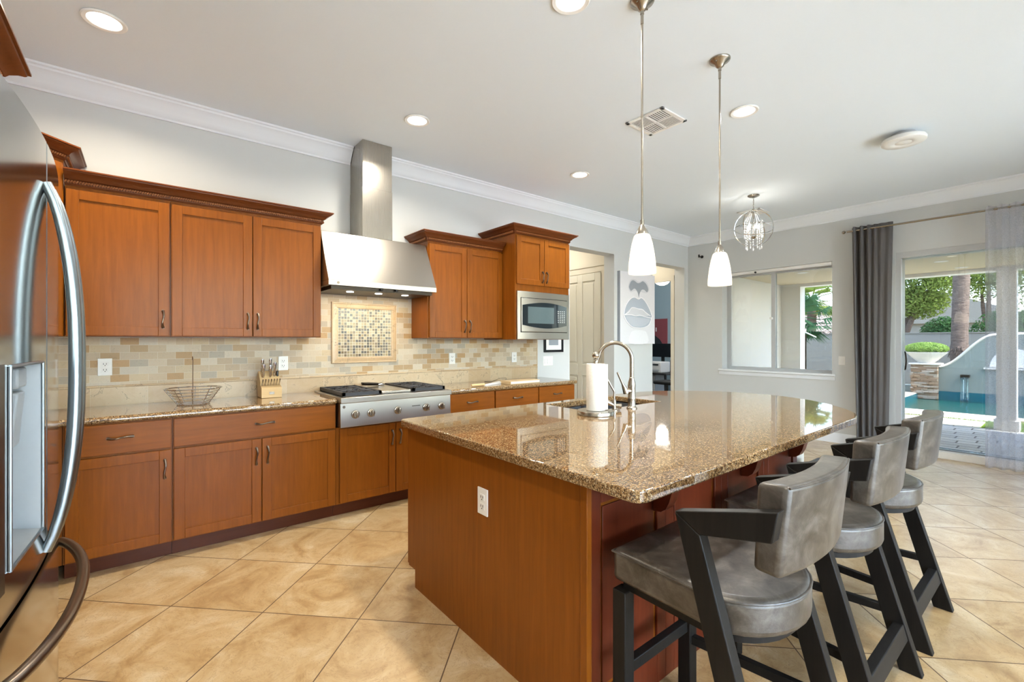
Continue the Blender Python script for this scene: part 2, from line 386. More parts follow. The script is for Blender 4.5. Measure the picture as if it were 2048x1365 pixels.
def obj(name, mb, mat, parent=None, bevel=0, seg=2, smooth=True, ang=40, sub=0, solid=0):
    bm = mb.b; loc = root_loc(parent)
    if parent is not None: bmesh.ops.translate(bm, verts=bm.verts, vec=-loc)
    bmesh.ops.recalc_face_normals(bm, faces=bm.faces)
    me = bpy.data.meshes.new(name); bm.to_mesh(me); bm.free()
    if isinstance(mat, str): mat = M[mat]
    me.materials.append(mat)
    o = bpy.data.objects.new(name, me); C.objects.link(o)
    if parent is not None: o.parent = parent
    if solid: m = o.modifiers.new('solid', 'SOLIDIFY'); m.thickness = solid; m.offset = 0
    if bevel: m = o.modifiers.new('bevel', 'BEVEL'); m.width = bevel; m.segments = seg; m.limit_method = 'ANGLE'; m.angle_limit = math.radians(35)
    if sub: m = o.modifiers.new('sub', 'SUBSURF'); m.levels = sub; m.render_levels = sub
    if smooth:
        me.polygons.foreach_set('use_smooth', [True]*len(me.polygons))
        try: me.set_sharp_from_angle(angle=math.radians(ang))
        except Exception: pass
    return o
def tag(o, label, cat, group=None, kind=None):
    o['label'] = label; o['category'] = cat
    if group: o['group'] = group
    if kind: o['kind'] = kind
    return o
def thing(name, label, cat, loc=(0,0,0), group=None):
    o = bpy.data.objects.new(name, None); C.objects.link(o); o.location = loc; o.empty_display_size = .1
    return tag(o, label, cat, group)
def struct(name, mb, mat, parent=None, **kw):
    o = obj(name, mb, mat, parent, **kw)
    if parent is None: o['kind'] = 'structure'
    return o
def dup(o, loc=None, label=None, parent=None):
    c = o.copy(); C.objects.link(c)
    if parent is not None: c.parent = parent
    if loc is not None: c.location = loc
    if label: c['label'] = label
    for ch in list(o.children): dup(ch, parent=c)
    return c
ZC = 3.134   # ceiling height
# ------------------------------------------------------------ room shell
struct('floor', MB().box(-1.2, 7.28, -2.5, 6.6, -.12, 0), 'floor')
struct('ceiling', MB().box(-1.2, 7.55, -2.5, 6.6, ZC, ZC+.12), 'ceiling')
w = MB()
w.box(-1.2, 4.37, 4.21, 4.395, 0, ZC).box(4.37, 5.29, 4.21, 4.395, 2.63, ZC).box(5.29, 6.237, 4.21, 4.395, 0, ZC)
w.box(6.237, 7.165, 4.21, 4.395, 2.62, ZC).box(7.165, 7.28, 4.21, 4.395, 0, ZC)
struct('wall_back', w, 'wall', smooth=False)
struct('wall_left', MB().box(-1.2, -1.02, -2.5, 4.21, 0, ZC), 'wall')
w = MB(); x0, x1 = 7.28, 7.53
w.box(x0, x1, 3.614, 6.6, 0, .0001+ZC) if False else None
w.box(x0, x1, 3.614, 4.395, 0, ZC).box(x0, x1, 2.098, 3.614, 0, .92).box(x0, x1, 2.098, 3.614, 2.46, ZC)
w.box(x0, x1, 1.43, 2.098, 0, ZC).box(x0, x1, -1.02, 1.43, 2.47, ZC).box(x0, x1, -2.5, -1.02, 0, ZC)
struct('wall_right', w, 'wall', smooth=False)
w = MB()
w.box(-1.2, 7.53, -2.5, -2.3, 2.6, ZC)
for a, b in ((-1.2, -.4), (2.6, 3.0), (6.0, 7.53)): w.box(a, b, -2.5, -2.3, 0, 2.6)
struct('wall_front', w, 'wall', smooth=False)
for k, a in enumerate((-.4, 3.0)):  # windows added in the unseen front wall to let in daylight
    fr = MB(); fr.box(a, a+3, -2.43, -2.37, 0, .06).box(a, a+3, -2.43, -2.37, 2.54, 2.6)
    for q in (a, a+1.475, a+2.95): fr.box(q, q+.05, -2.43, -2.37, .06, 2.54)
    f = struct('window_%d' % (k+3), fr, 'trim')
    obj('glass_pane', MB().box(a+.05, a+2.95, -2.405, -2.395, .06, 2.54), 'glass', f)
# crown moulding of the room
CP = [(0,0), (.012,0), (.014,.014), (.022,.022), (.03,.03), (.04,.05), (.062,.085), (.085,.108), (.092,.112), (.095,.124), (.108,.130), (.110,.143), (0,.143)]
zc = ZC-.143
struct('trim_1', MB().mold([(-1.02, -2.3), (-1.02, 4.21), (1.474, 4.21)], CP, 1, zc), 'trim', ang=25)
struct('trim_2', MB().mold([(1.752, 4.21), (7.28, 4.21), (7.28, -2.3)], CP, 1, zc), 'trim', ang=25)
BP = [(0,0), (.015,0), (.015,.10), (.008,.125), (0,.13)]
struct('baseboard_right', MB().mold([(7.28, 4.21), (7.28, 1.43)], BP, 1, 0), 'trim')
struct('baseboard_back', MB().mold([(5.29, 4.21), (6.237, 4.21)], BP, 1, 0), 'trim')
# hall behind the first opening: side wall with a panelled door
struct('wall_hall_right', MB().box(5.5, 5.6, 4.395, 6.5, 0, ZC), 'cream')
struct('wall_hall_back', MB().box(3.8, 5.6, 6.5, 6.6, 0, ZC), 'cream')
struct('wall_hall_left', MB().box(3.7, 3.8, 4.395, 6.6, 0, ZC), 'cream')
dF = Fr((5.5, 5.47, 0), (0,-1,0), (-1,0,0))   # u runs towards the kitchen
d = MB(); W = .86
d.fbox(dF, 0, W, .01, 2.44, .002, .022)
rails = [(0, .115), (W/2-.05, W/2+.05), (W-.115, W)]
for a, b in rails: d.fbox(dF, a, b, .01, 2.44, .022, .036)
cols = [(.115, W/2-.05), (W/2+.05, W-.115)]
for a, b in cols:
    for z0, z1 in ((.01, .25), (.82, 1.0), (2.32, 2.44)): d.fbox(dF, a, b, z0, z1, .022, .036)
    for z0, z1 in ((.25, .82), (1.0, 2.32)):
        d.fbox(dF, a+.035, b-.035, z0+.035, z1-.035, .022, .033)
do = struct('door_1', d, 'doorpaint', bevel=.006)
cs = MB().fbox(dF, -.09, 0, 0, 2.53, 0, .02).fbox(dF, W, W+.07, 0, 2.53, 0, .02).fbox(dF, -.09, W+.07, 2.45, 2.54, .001, .022).fbox(dF, -.1, W+.08, 2.54, 2.6, 0, .035)
obj('door_casing', cs, 'cream', do)
# vestibule behind the second opening, doorway to the office
struct('wall_vestibule_left', MB().box(6.0, 6.1, 4.395, 5.6, 0, ZC), 'cream')
struct('wall_vestibule_back', MB().box(6.1, 7.2, 5.5, 5.6, 0, ZC), 'cream')
w = MB().box(7.2, 7.3, 4.395, 4.46, 0, ZC).box(7.2, 7.3, 5.3, 5.6, 0, ZC).box(7.2, 7.3, 4.46, 5.3, 2.44, ZC)
struct('wall_vestibule_right', w, 'cream', smooth=False)
cs = MB().box(7.175, 7.2, 4.41, 4.475, 0, 2.5).box(7.175, 7.2, 5.29, 5.37, 0, 2.5).box(7.17, 7.2, 4.41, 5.37, 2.43, 2.52)
cs.box(7.2, 7.3, 4.46, 4.475, 0, 2.43).box(7.2, 7.3, 5.285, 5.3, 0, 2.43)
struct('trim_3', cs, 'cream', smooth=False)
for x, y, e_ in ((4.85, 5.3, 13), (6.65, 4.95, 7)):  # lamps added to brighten the dark hall and vestibule
    t = thing('recessed_light', 'added fill downlight, unseen, in the %s ceiling beyond the kitchen' % ('hall' if x < 5 else 'vestibule'), 'ceiling light', (x, y, ZC))
    obj('lamp_lens', MB().lathe([(0,-.006), (.08,-.006), (.08,-.001), (0,-.001)], (x, y, ZC), 24), 'can', t)
    ld = bpy.data.lights.new('hall_fill_lamp', 'AREA'); ld.shape = 'DISK'; ld.size = .14; ld.energy = e_; ld.color = (1, .93, .82)
    lo = bpy.data.objects.new('hall_fill_lamp', ld); C.objects.link(lo); lo.parent = t; lo.location = (0, 0, -.02)
# office
struct('floor_office', MB().box(7.3, 11.4, 4.1, 9.2, -.1, 0), 'rug')
struct('ceiling_office', MB().box(7.3, 11.4, 4.1, 9.2, ZC, ZC+.1), 'ceiling')
w = MB().box(11.2, 11.4, 4.1, 9.2, 0, ZC).box(7.3, 11.2, 9.0, 9.2, 0, ZC).box(7.2, 7.3, 5.6, 9.2, 0, ZC)
struct('wall_office', w, 'bluewall', smooth=False)
struct('wall_patio_side', MB().box(7.53, 10.62, 3.98, 4.1, -.1, ZC), 'stucco')
# window on the right wall
fr = MB(); gx = 7.47
fr.box(gx-.03, gx+.03, 2.10, 3.61, .92, .965).box(gx-.03, gx+.03, 2.10, 3.61, 2.40, 2.46)
for a, b in ((3.565, 3.612), (2.875, 2.935), (2.10, 2.125)): fr.box(gx-.03, gx+.03, a, b, .965, 2.40)
fr.box(gx-.045, gx-.03, 3.53, 3.56, .965, 2.40)
wi = struct('window_1', fr, 'greypl')
obj('glass_pane', MB().box(gx-.004, gx+.004, 2.125, 2.875, .965, 2.40), 'tintglass', wi)
obj('glass_pane', MB().box(gx+.012, gx+.020, 2.935, 3.565, .965, 2.40), 'tintglass', wi)
obj('window_latch', MB().lathe([(.0,0), (.02,0), (.02,.03), (0,.03)], (gx-.06, 2.93, 1.72), 12, 'x'), 'white', wi)
s_ = MB().mold([(7.28, 3.66), (7.28, 2.06)], [(0,0), (.012,0), (.016,.05), (.03,.055), (.04,.06), (.04,.085), (0,.085)], 1, .84)
s_.box(7.27, gx-.03, 2.10, 3.612, .905, .922)
obj('window_sill', s_, 'trim', wi)
obj('roller_shade_cassette', MB().box(7.29, 7.35, 2.105, 3.605, 2.415, 2.458), 'white', wi, bevel=.008)
obj('shade_clutch', MB().lathe([(0,0), (.014,0), (.014,.02), (0,.02)], (7.275, 3.10, 2.425), 10, 'x'), 'matblack', wi)
# sliding door on the right wall
fr = MB()
fr.box(7.29, 7.50, -1.02, 1.43, 2.40, 2.47).box(7.29, 7.50, 1.375, 1.43, .085, 2.40).box(7.29, 7.50, -1.02, -.965, .085, 2.40)
fr.box(7.44, 7.49, .20, .26, .085, 2.40)
dd = struct('door_2', fr, 'alum' if False else 'greypl')
obj('threshold', MB().box(7.24, 7.52, -1.02, 1.43, 0, .084), 'concrete', dd, bevel=.004)
obj('sliding_track', MB().box(7.33, 7.36, -.96, 1.37, .084, .098).box(7.42, 7.45, -.96, 1.37, .084, .098), 'alum', dd)
obj('glass_pane', MB().box(7.462, 7.468, -.965, .20, .10, 2.40), 'tintglass', dd)
obj('glass_pane', MB().box(7.36, 7.366, .26, 1.375, .10, 2.40), 'tintglass', dd)
obj('door_handle', MB().tube([(7.34, 1.345, 1.02), (7.30, 1.335, 1.03), (7.275, 1.325, 1.08), (7.27, 1.32, 1.13), (7.275, 1.325, 1.18), (7.30, 1.335, 1.23), (7.34, 1.345, 1.24)], .009), 'pewter2', dd)
# ------------------------------------------------------------ lamps in the ceiling
def downlight(x, y, label, lamp=21, vis=True):
    t = thing('recessed_light', label, 'ceiling light', (x, y, ZC), 'recessed downlights in the kitchen ceiling')
    obj('trim_ring', MB().lathe([(.072,-.002), (.098,-.002), (.1,-.006), (.094,-.012), (.076,-.009), (.072,-.004)], (x, y, ZC), 36), 'white', t)
    obj('lamp_lens', MB().lathe([(0,-.006), (.073,-.006), (.073,-.003), (0,-.003)], (x, y, ZC), 32), 'can', t)
    ld = bpy.data.lights.new('downlight_lamp', 'AREA'); ld.shape = 'DISK'; ld.size = .13; ld.energy = lamp; ld.color = (1, .88, .68) if x < 1 else (1, .93, .80) if x < 3 else (.84, .92, 1); ld.spread = math.radians(150)
    lo = bpy.data.objects.new('downlight_lamp', ld); C.objects.link(lo); lo.parent = t; lo.location = (0, 0, -.02)
    return t
downlight(-.17, 3.35, 'round recessed downlight, largest one, near the crown moulding above the left cabinets')
downlight(1.69, 3.30, 'round recessed downlight in front of the range hood chimney')
downlight(3.58, 3.30, 'small round recessed downlight above the microwave cabinet')
downlight(3.57, 1.60, 'round recessed downlight right of the second pendant rod')
downlight(1.71, 1.64, 'round recessed downlight cut by the top edge of the photo')
for x, y, e_ in ((-.17, 0, 20), (1.7, -.1, 20), (3.57, -.1, 8), (5.6, -.1, 5)):  # lamps added behind the view to light the room
    downlight(x, y, 'added unseen fill downlight in the ceiling above the living side, outside the photo', e_)
def rope(mb, path, out, z, r=.0075, pitch=.013):
    # little slanted beads laid along a plan path
    P = [V((p[0], p[1])) for p in path]
    for i in range(len(P)-1):
        d = P[i+1]-P[i]; L = d.length; d.normalize(); n = V((d.y, -d.x)); a = P[i]+n*out; k = int(L/pitch)
        for j in range(k):
            c = a+d*(j+.5)*pitch; t = V((d.x, d.y, 0)); nn = V((n.x, n.y, 0)); u = V((0,0,1))
            ax = (t*.8+u*1.0).normalized(); sd = nn.cross(ax).normalized()
            q = V((c.x, c.y, z)); pts = []
            for zz in (-1, 1):
                for aa, bb in ((-1,-1), (1,-1), (1,1), (-1,1)):
                    pts.append(q+ax*(r*1.05*zz)+sd*(pitch*.36*aa*(.75 if bb > 0 else 1))+nn*(r*.7*bb))
            mb.hexa(pts)
    return mb
# ------------------------------------------------------------ cabinets
def pull(mb, F, u, z, n, vert=True, L=.112):
    # arched pull with flared ends
    pts, rad = [], []
    for k in range(13):
        s = k/12*2-1
        h = .030-.022*abs(s)**2.5-.004*math.cos(s*PI*1.5)*(abs(s) < .4)
        a = s*L/2; off = .004*math.sin(s*PI)
        pts.append(F.p(u+off, z+a, n+h) if vert else F.p(u+a, z+off, n+h)); rad.append(.0052+.004*abs(s)**3)
    mb.tube(pts, rad, 8)
    for s in (-1, 1):
        p = F.p(u, z+s*L/2, n) if vert else F.p(u+s*L/2, z, n); q = F.p(u, z+s*L/2, n+.012) if vert else F.p(u+s*L/2, z, n+.012)
        mb.tube([p, q], .008, 8)
    return mb
def shaker(name, F, u0, u1, z0, z1, par, handle=None, panel=True, st=.058):
    g = .003; a, b, c, d = u0+g, u1-g, z0+g, z1-g
    mb = MB()
    if panel:
        mb.fbox(F, a, b, c, d, .001, .012)
        mb.fbox(F, a, a+st, c, d, .012, .021).fbox(F, b-st, b, c, d, .012, .021)
        mb.fbox(F, a+st, b-st, c, c+st, .012, .021).fbox(F, a+st, b-st, d-st, d, .012, .021)
    else: mb.fbox(F, a, b, c, d, .001, .021)
    o = obj(name, mb, 'wood' if panel or (d-c) > (b-a) else 'woodh', par, bevel=.0022, seg=2)
    if handle:
        u, z, vert = handle
        obj('handle', pull(MB(), F, u, z, .021, vert), 'pewter', o)
    return o
KP = [(0,0), (.006,0), (.010,.006), (.014,.008), (.016,.030), (.020,.034), (.026,.036), (.034,.048), (.052,.062), (.066,.068), (.070,.072), (.072,.078), (.080,.080), (.080,.088), (0,.088)]
def crown(par, path, z):
    c = obj('crown_molding', MB().mold(path, KP, 1, z), 'woodc', par, ang=25)
    for i in range(len(path)-1): obj('rope_trim', rope(MB(), path[i:i+2], .021, z+.021), 'roped', c, smooth=False)
    return c
YB, YU = 3.60, 3.87   # faces of the base and upper cabinets
FB = Fr((0, YB, 0), (1,0,0), (0,-1,0)); FU = Fr((0, YU, 0), (1,0,0), (0,-1,0))
def base_cab(x0, x1, label, fronts, group=None, ztop=.89, kick=True, Y=YB):
    t = thing('base_cabinet', label, 'cabinet', ((x0+x1)/2, Y+.3, 0), group)
    obj('cabinet_body', MB().box(x0+.001, x1-.001, Y, 4.205, .105, ztop), 'wood', t)
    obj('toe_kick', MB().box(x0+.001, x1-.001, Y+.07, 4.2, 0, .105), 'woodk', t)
    for kind, a, b, z0, z1, h in fronts:
        shaker('drawer_front' if kind == 'w' else 'door', FB, a, b, z0, z1, t, h, kind == 'd')
    return t
zd = .70  # gap between drawer and door
base_cab(-.36, .138, 'stained base cabinet beside the fridge, one wide drawer over a single door', [('w', -.352, .134, zd+.002, .885, (-.11, .80, False)), ('d', -.352, .134, .112, zd-.006, (.10, .575, True))])
base_cab(.138, 1.152, 'widest stained base cabinet, one long drawer over a pair of doors, below the knife block', [('w', .142, 1.148, zd+.002, .885, (.66, .80, False)), ('d', .142, .640, .112, zd-.006, (.606, .575, True)), ('d', .640, 1.148, .112, zd-.006, (.676, .575, True))])
base_cab(1.152, 2.14, 'stained base cabinet with two doors under the stainless cooktop', [('d', 1.175, 1.638, .112, zd-.006, (1.604, .575, True)), ('d', 1.638, 2.115, .112, zd-.006, (1.674, .575, True))], ztop=.70)
for (a, b, lb) in ((2.14, 2.674, 'stained drawer base cabinet right beside the cooktop'), (2.674, 3.25, 'stained drawer base cabinet in the middle between cooktop and counter end'), (3.25, 3.80, 'stained drawer base cabinet at the far end of the back counter')):
    base_cab(a, b, lb, [('w', a+.004, b-.004, zd+.002, .885, ((a+b)/2, .80, False)), ('w', a+.004, b-.004, .41, zd-.004, ((a+b)/2, .60, False)), ('w', a+.004, b-.004, .112, .405, ((a+b)/2, .30, False))], 'drawer cabinets right of the cooktop')
# run along the left wall, mostly behind the fridge
t = thing('base_cabinet', 'stained base cabinet on the left wall behind the fridge, in the corner', 'cabinet', (-.7, 2.9, 0))
obj('cabinet_body', MB().box(-1.015, -.42, 2.12, 4.205, .105, .89).box(-.42, -.362, 3.60, 4.205, .105, .89), 'wood', t)
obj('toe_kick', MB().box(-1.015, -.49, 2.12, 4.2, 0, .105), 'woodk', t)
FL = Fr((-.42, 2.12, 0), (0,1,0), (1,0,0))
shaker('drawer_front', FL, .01, .72, zd+.002, .885, t, (.36, .8, False), False); shaker('drawer_front', FL, .72, 1.43, zd+.002, .885, t, (1.08, .8, False), False)
shaker('door', FL, .01, .72, .112, zd-.006, t, (.66, .575, True)); shaker('door', FL, .72, 1.43, .112, zd-.006, t, (.78, .575, True))
# uppers
def upper_cab(x0, x1, z0, z1, Y, label, fronts, path, F, zcr):
    t = thing('wall_cabinet', label, 'cabinet', ((x0+x1)/2, 4.1, z0))
    obj('cabinet_body', MB().box(x0+.001, x1-.001, Y, 4.205, z0, zcr+.01), 'wood', t)
    for a, b, c, d, h in fronts: shaker('door', F, a, b, c, d, t, h)
    crown(t, path, zcr)
    return t
ZU, ZT = 1.403, 2.325
upper_cab(-.378, .138, ZU, ZT, YU, 'stained wall cabinet with one wide door, next to the fridge', [(-.374, .134, ZU+.002, ZT-.02, (.098, 1.52, True))], [(-.378, YU), (.138, YU)], FU, ZT)
upper_cab(.138, 1.12, ZU, ZT, YU, 'stained wall cabinet with two doors, left of the range hood', [(.142, .628, ZU+.002, ZT-.02, (.596, 1.52, True)), (.628, 1.117, ZU+.002, ZT-.02, (.660, 1.52, True))], [(.138, YU), (1.12, YU), (1.12, 4.205)], FU, ZT)
upper_cab(2.09, 2.978, ZU, ZT, YU, 'stained wall cabinet with two doors between range hood and microwave', [(2.10, 2.524, ZU+.002, ZT-.02, (2.494, 1.52, True)), (2.524, 2.975, ZU+.002, ZT-.02, (2.556, 1.52, True))], [(2.09, 4.205), (2.09, YU), (2.978, YU)], FU, ZT)
# tall microwave cabinet
YM = 3.65; FM = Fr((0, YM, 0), (1,0,0), (0,-1,0))
t = thing('microwave_cabinet', 'deeper and taller stained wall cabinet with small doors above the microwave', 'cabinet', (3.37, 4.0, ZU))
obj('cabinet_body', MB().box(2.98, 3.77, YM, 4.205, 1.90, 2.50).box(2.98, 3.00, YM, 4.205, 1.39, 1.90).box(3.75, 3.77, YM, 4.205, 1.39, 1.90).box(3.0, 3.75, 4.18, 4.205, 1.39, 1.9).box(3.0, 3.75, YM, 4.18, 1.39, 1.405), 'wood', t)
shaker('door', FM, 2.99, 3.375, 1.965, 2.475, t, (3.345, 2.06, True)); shaker('door', FM, 3.375, 3.765, 1.965, 2.475, t, (3.405, 2.06, True))
crown(t, [(2.98, 4.205), (2.98, YM), (3.77, YM), (3.77, 4.205)], 2.486)
# diagonal corner cabinet
t = thing('corner_cabinet', 'taller diagonal corner wall cabinet whose crown shows above the fridge', 'cabinet', (-.8, 4.0, ZU))
a, b = (-.69, 3.555), (-.382, 3.863)
mb = MB(); mb.prism([(-1.015, 3.555, ZU), (a[0], a[1], ZU), (b[0], b[1], ZU), (b[0], 4.205, ZU), (-1.015, 4.205, ZU)], (0,0,1.08))
obj('cabinet_body', mb, 'wood', t)
FD = Fr((a[0], a[1], 0), (b[0]-a[0], b[1]-a[1], 0), (.7071, -.7071, 0)); LD = math.dist(a, b)
shaker('door', FD, .02, LD-.02, ZU+.002, 2.45, t, (.06, 1.52, True))
crown(t, [(-1.015, a[1]), a, b, (b[0], 4.205)], 2.470)
# cabinet above the fridge
t = thing('fridge_cabinet', 'stained cabinet with crown moulding above the fridge', 'cabinet', (-.7, 1.6, 1.9))
obj('cabinet_body', MB().box(-1.015, -.385, 1.08, 2.185, 1.92, 2.225), 'wood', t)
obj('side_panel', MB().box(-1.015, -.40, 2.095, 2.118, .0, 1.92).box(-1.015, -.40, 1.09, 1.112, .0, 1.92), 'wood', t)
FF = Fr((-.385, 1.08, 0), (0,1,0), (1,0,0))
shaker('door', FF, .01, .55, 1.93, 2.20, t, (.50, 1.99, True)); shaker('door', FF, .555, 1.10, 1.93, 2.20, t, (.60, 1.99, True))
crown(t, [(-1.015, 1.08), (-.385, 1.08), (-.385, 2.205), (-1.015, 2.205)], 2.213)
# countertops
def slab(name, outline, label, holes=(), z0=.8905, z1=.930):
    """granite slab from a plan outline, optional rectangular cut-out built as a strip decomposition"""
    mb = MB()
    if not holes:
        mb.prism([(x, y, z0) for x, y in outline], (0, 0, z1-z0))
    else:
        b = mb.b; hx0, hx1, hy0, hy1 = holes[0]
        def ring(z):
            o = [b.verts.new((x, y, z)) for x, y in outline]
            h = [b.verts.new(p) for p in ((hx0,hy0,z), (hx1,hy0,z), (hx1,hy1,z), (hx0,hy1,z))]
            eo = [b.edges.new((o[i], o[(i+1) % len(o)])) for i in range(len(o))]; eh = [b.edges.new((h[i], h[(i+1) % 4])) for i in range(4)]
            bmesh.ops.triangle_fill(b, use_beauty=True, use_dissolve=False, edges=eo+eh)
            return o, h
        o0, h0 = ring(z0); o1, h1 = ring(z1)
        for A, B in ((o0, o1), (h0, h1)):
            for i in range(len(A)): b.faces.new((A[i], A[(i+1) % len(A)], B[(i+1) % len(A)], B[i]))
    o = obj(name, mb, 'granite', bevel=.017, seg=4, ang=60)
    tag(o, label, 'countertop'); return o
slab('countertop', [(-1.018, 2.12), (-.39, 2.12), (-.39, 3.565), (1.156, 3.565), (1.156, 4.190), (-1.018, 4.190)], 'long speckled granite countertop on the back wall, left of the cooktop')
slab('countertop', [(2.132, 3.565), (3.835, 3.565), (3.835, 4.190), (2.132, 4.190)], 'speckled granite countertop on the back wall, right of the cooktop')
# backsplash
t = thing('backsplash', 'travertine tile backsplash with thin pencil trim along the back counter', 'backsplash', (1.4, 4.2, .93))
obj('brick_tile_field', MB().box(-1.015, 3.78, 4.198, 4.209, 1.068, 1.402).box(1.121, 2.089, 4.198, 4.209, 1.402, 1.86), 'splash', None)
bt = bpy.data.objects['brick_tile_field']; bt.parent = t; bt.matrix_parent_inverse = Matrix.Translation(-V(t.location))
o = obj('large_tile_band', MB().box(-1.015, 3.78, 4.196, 4.209, .905, 1.052), 'bigtile', None); o.parent = t; o.matrix_parent_inverse = Matrix.Translation(-V(t.location))
obj('pencil_trim', MB().tube([(-1.01, 4.198, 1.060), (3.785, 4.198, 1.060)], .0085, 10).tube([(3.783, 4.198, .932), (3.783, 4.198, 1.402)], .005, 8), 'bigtile', t)
t = thing('mosaic_panel', 'framed square panel of brown and gold glass mosaic above the cooktop', 'mosaic', (1.613, 4.19, 1.17))
fx0, fx1, fz0, fz1 = 1.303, 1.924, 1.170, 1.727
fr = MB()
def picframe(mb, x0, x1, z0, z1, y, prof, wdt):
    # mitred frame facing -y
    for k in range(len(prof)-1):
        (o0, d0), (o1, d1) = prof[k], prof[k+1]
        A = [(x0+o0, z0+o0), (x1-o0, z0+o0), (x1-o0, z1-o0), (x0+o0, z1-o0)]; B = [(x0+o1, z0+o1), (x1-o1, z0+o1), (x1-o1, z1-o1), (x0+o1, z1-o1)]
        va = [mb.b.verts.new((p[0], y-d0, p[1])) for p in A]; vb = [mb.b.verts.new((p[0], y-d1, p[1])) for p in B]
        for i in range(4): mb.b.faces.new((va[i], va[(i+1) % 4], vb[(i+1) % 4], vb[i]))
    return mb
obj('stone_frame', picframe(MB(), fx0, fx1, fz0, fz1, 4.198, [(0,0), (0,.010), (.005,.018), (.012,.018), (.016,.010), (.045,.016), (.055,.012), (.058,.003)], .06), M['bigtile'], t, smooth=False)
o = obj('glass_mosaic', MB().box(fx0+.055, fx1-.055, 4.190, 4.1985, fz0+.055, fz1-.055), 'mosaic', None); o.parent = t; o.matrix_parent_inverse = Matrix.Translation(-V(t.location))
# ------------------------------------------------------------ island
IX0, IX1, IY0, IY1 = 1.175, 3.05, 1.05, 2.394
t = thing('kitchen_island', 'large stained wood kitchen island body under the glossy granite top', 'kitchen island', (2.1, 1.7, 0))
hb = MB().box(IX0+.02, IX1, IY0+.02, IY0+.04, 0, .885).box(IX0+.02, IX1, IY1-.04, IY1-.02, .105, .885).box(IX1-.02, IX1, IY0+.04, IY1-.04, 0, .885)
hb.box(IX0+.02, IX1-.02, IY0+.04, IY1-.04, .105, .125).box(IX0+.02, IX1, IY1-.11, IY1-.095, 0, .105).box(IX0+.02, IX0+.04, IY0+.04, IY1-.04, .125, .885)
obj('cabinet_body', hb, 'wood', t)
e = MB().prism([(IX0, IY0+.03, 0), (IX0, IY1-.075, 0), (IX0, IY1-.075, .098), (IX0, IY1, .098), (IX0, IY1, .885), (IX0, IY0+.03, .885)], (.02, 0, 0))
obj('end_panel', e, 'wood', t)
obj('corner_post', MB().box(IX0-.003, IX0+.022, IY0-.002, IY0+.03, 0, .885), 'wood', t, bevel=.002)
obj('corner_post', MB().box(IX0+.002, IX0+.02, IY1, IY1+.018, .105, .885), 'wood', t, bevel=.002)
FI = Fr((IX0+.022, IY0+.02, 0), (1,0,0), (0,-1,0)); LW = IX1-IX0-.022
pn = MB(); k = 4; ww = LW/k
for i in range(k):
    a, b = i*ww, (i+1)*ww
    pn.fbox(FI, a, a+.06, 0, .885, 0, .012).fbox(FI, b-.06, b, 0, .885, 0, .012).fbox(FI, a+.06, b-.06, 0, .13, 0, .012).fbox(FI, a+.06, b-.06, .80, .885, 0, .012)
    pn.fbox(FI, a+.075, b-.075, .145, .785, 0, .006)
obj('back_panelling', pn, 'woodshaded', t, bevel=.0025)
def corbel(x):   # carved scroll bracket under the overhang
    mb = MB(); y = IY0+.008
    prof = [(0,.885), (.17,.885), (.17,.86), (.15,.845), (.125,.835), (.10,.815), (.08,.785), (.07,.75), (.055,.72), (.035,.705), (.0,.70)]
    mb.prism([(x-.028, y-a, z) for a, z in prof], (.056, 0, 0))
    for q in (-.03, .03):
        for s in range(3):
            cc = (x+q, y-.035-.04*s, .84-.03*(2-s)); mb.tube([(cc[0], cc[1]+.016*math.cos(v)*(1-v/9), cc[2]+.016*math.sin(v)*(1-v/9)) for v in [j*.6 for j in range(14)]], .004, 6)
    return mb
for x in (1.60, 2.35, 2.95): obj('carved_corbel', corbel(x), 'woodshaded', t, bevel=.003)
for i in range(3):
    a = IX0+.05+i*.6; FK = Fr((0, IY1-.02, 0), (-1,0,0), (0,1,0))
    d = shaker('door', FK, -(a+.58), -a, .112, .69, t, (-(a+.3), .6, True)); shaker('drawer_front', FK, -(a+.58), -a, .70, .88, t, (-(a+.3), .79, False), False)
s_ = MB().box(IX1+.0, IX1+.115, IY0+.01, IY1-.02, 0, .885)
tag(obj('support_wall', s_, 'stucco'), 'short textured white wall holding up the rounded end of the island top', 'half wall')
# island top with bowed far end
ol = [(1.128, .835), (1.14, .815), (1.165, .803), (3.19, .803), (3.294, .822), (3.43, .868), (3.575, .950), (3.764, 1.105), (3.90, 1.26), (3.985, 1.43), (4.025, 1.62), (4.01, 1.80), (3.95, 1.98), (3.84, 2.13), (3.70, 2.26), (3.54, 2.36), (3.38, 2.41), (3.2, 2.425), (1.165, 2.425), (1.14, 2.413), (1.128, 2.395)]
slab('island_countertop', ol, 'big glossy granite island top with a rounded far end', [(2.19, 2.955, 1.93, 2.34)])
# sink
t = thing('kitchen_sink', 'dark undermount double bowl sink set into the island top', 'sink', (2.57, 2.13, .70))
def bowl(x0, x1):
    mb = MB(); y0, y1 = 1.92, 2.35
    A = [(x0, y0, .885), (x1, y0, .885), (x1, y1, .885), (x0, y1, .885)]; B = [(x0+.02, y0+.02, .69), (x1-.02, y0+.02, .69), (x1-.02, y1-.02, .69), (x0+.02, y1-.02, .69)]
    va = [mb.b.verts.new(p) for p in A]; vb = [mb.b.verts.new(p) for p in B]
    for i in range(4): mb.b.faces.new((va[i], va[(i+1) % 4], vb[(i+1) % 4], vb[i]))
    mb.b.faces.new(vb); return mb
for a, b in ((2.18, 2.56), (2.58, 2.965)):
    o = obj('bowl', bowl(a, b), 'sinkm', t, solid=.006, bevel=.02, seg=3)
    obj('drain', MB().lathe([(0,0), (.045,0), (.05,.004), (.04,.008), (.02,.004), (0,.004)], ((a+b)/2, 2.13, .692), 24), 'nickel', o)
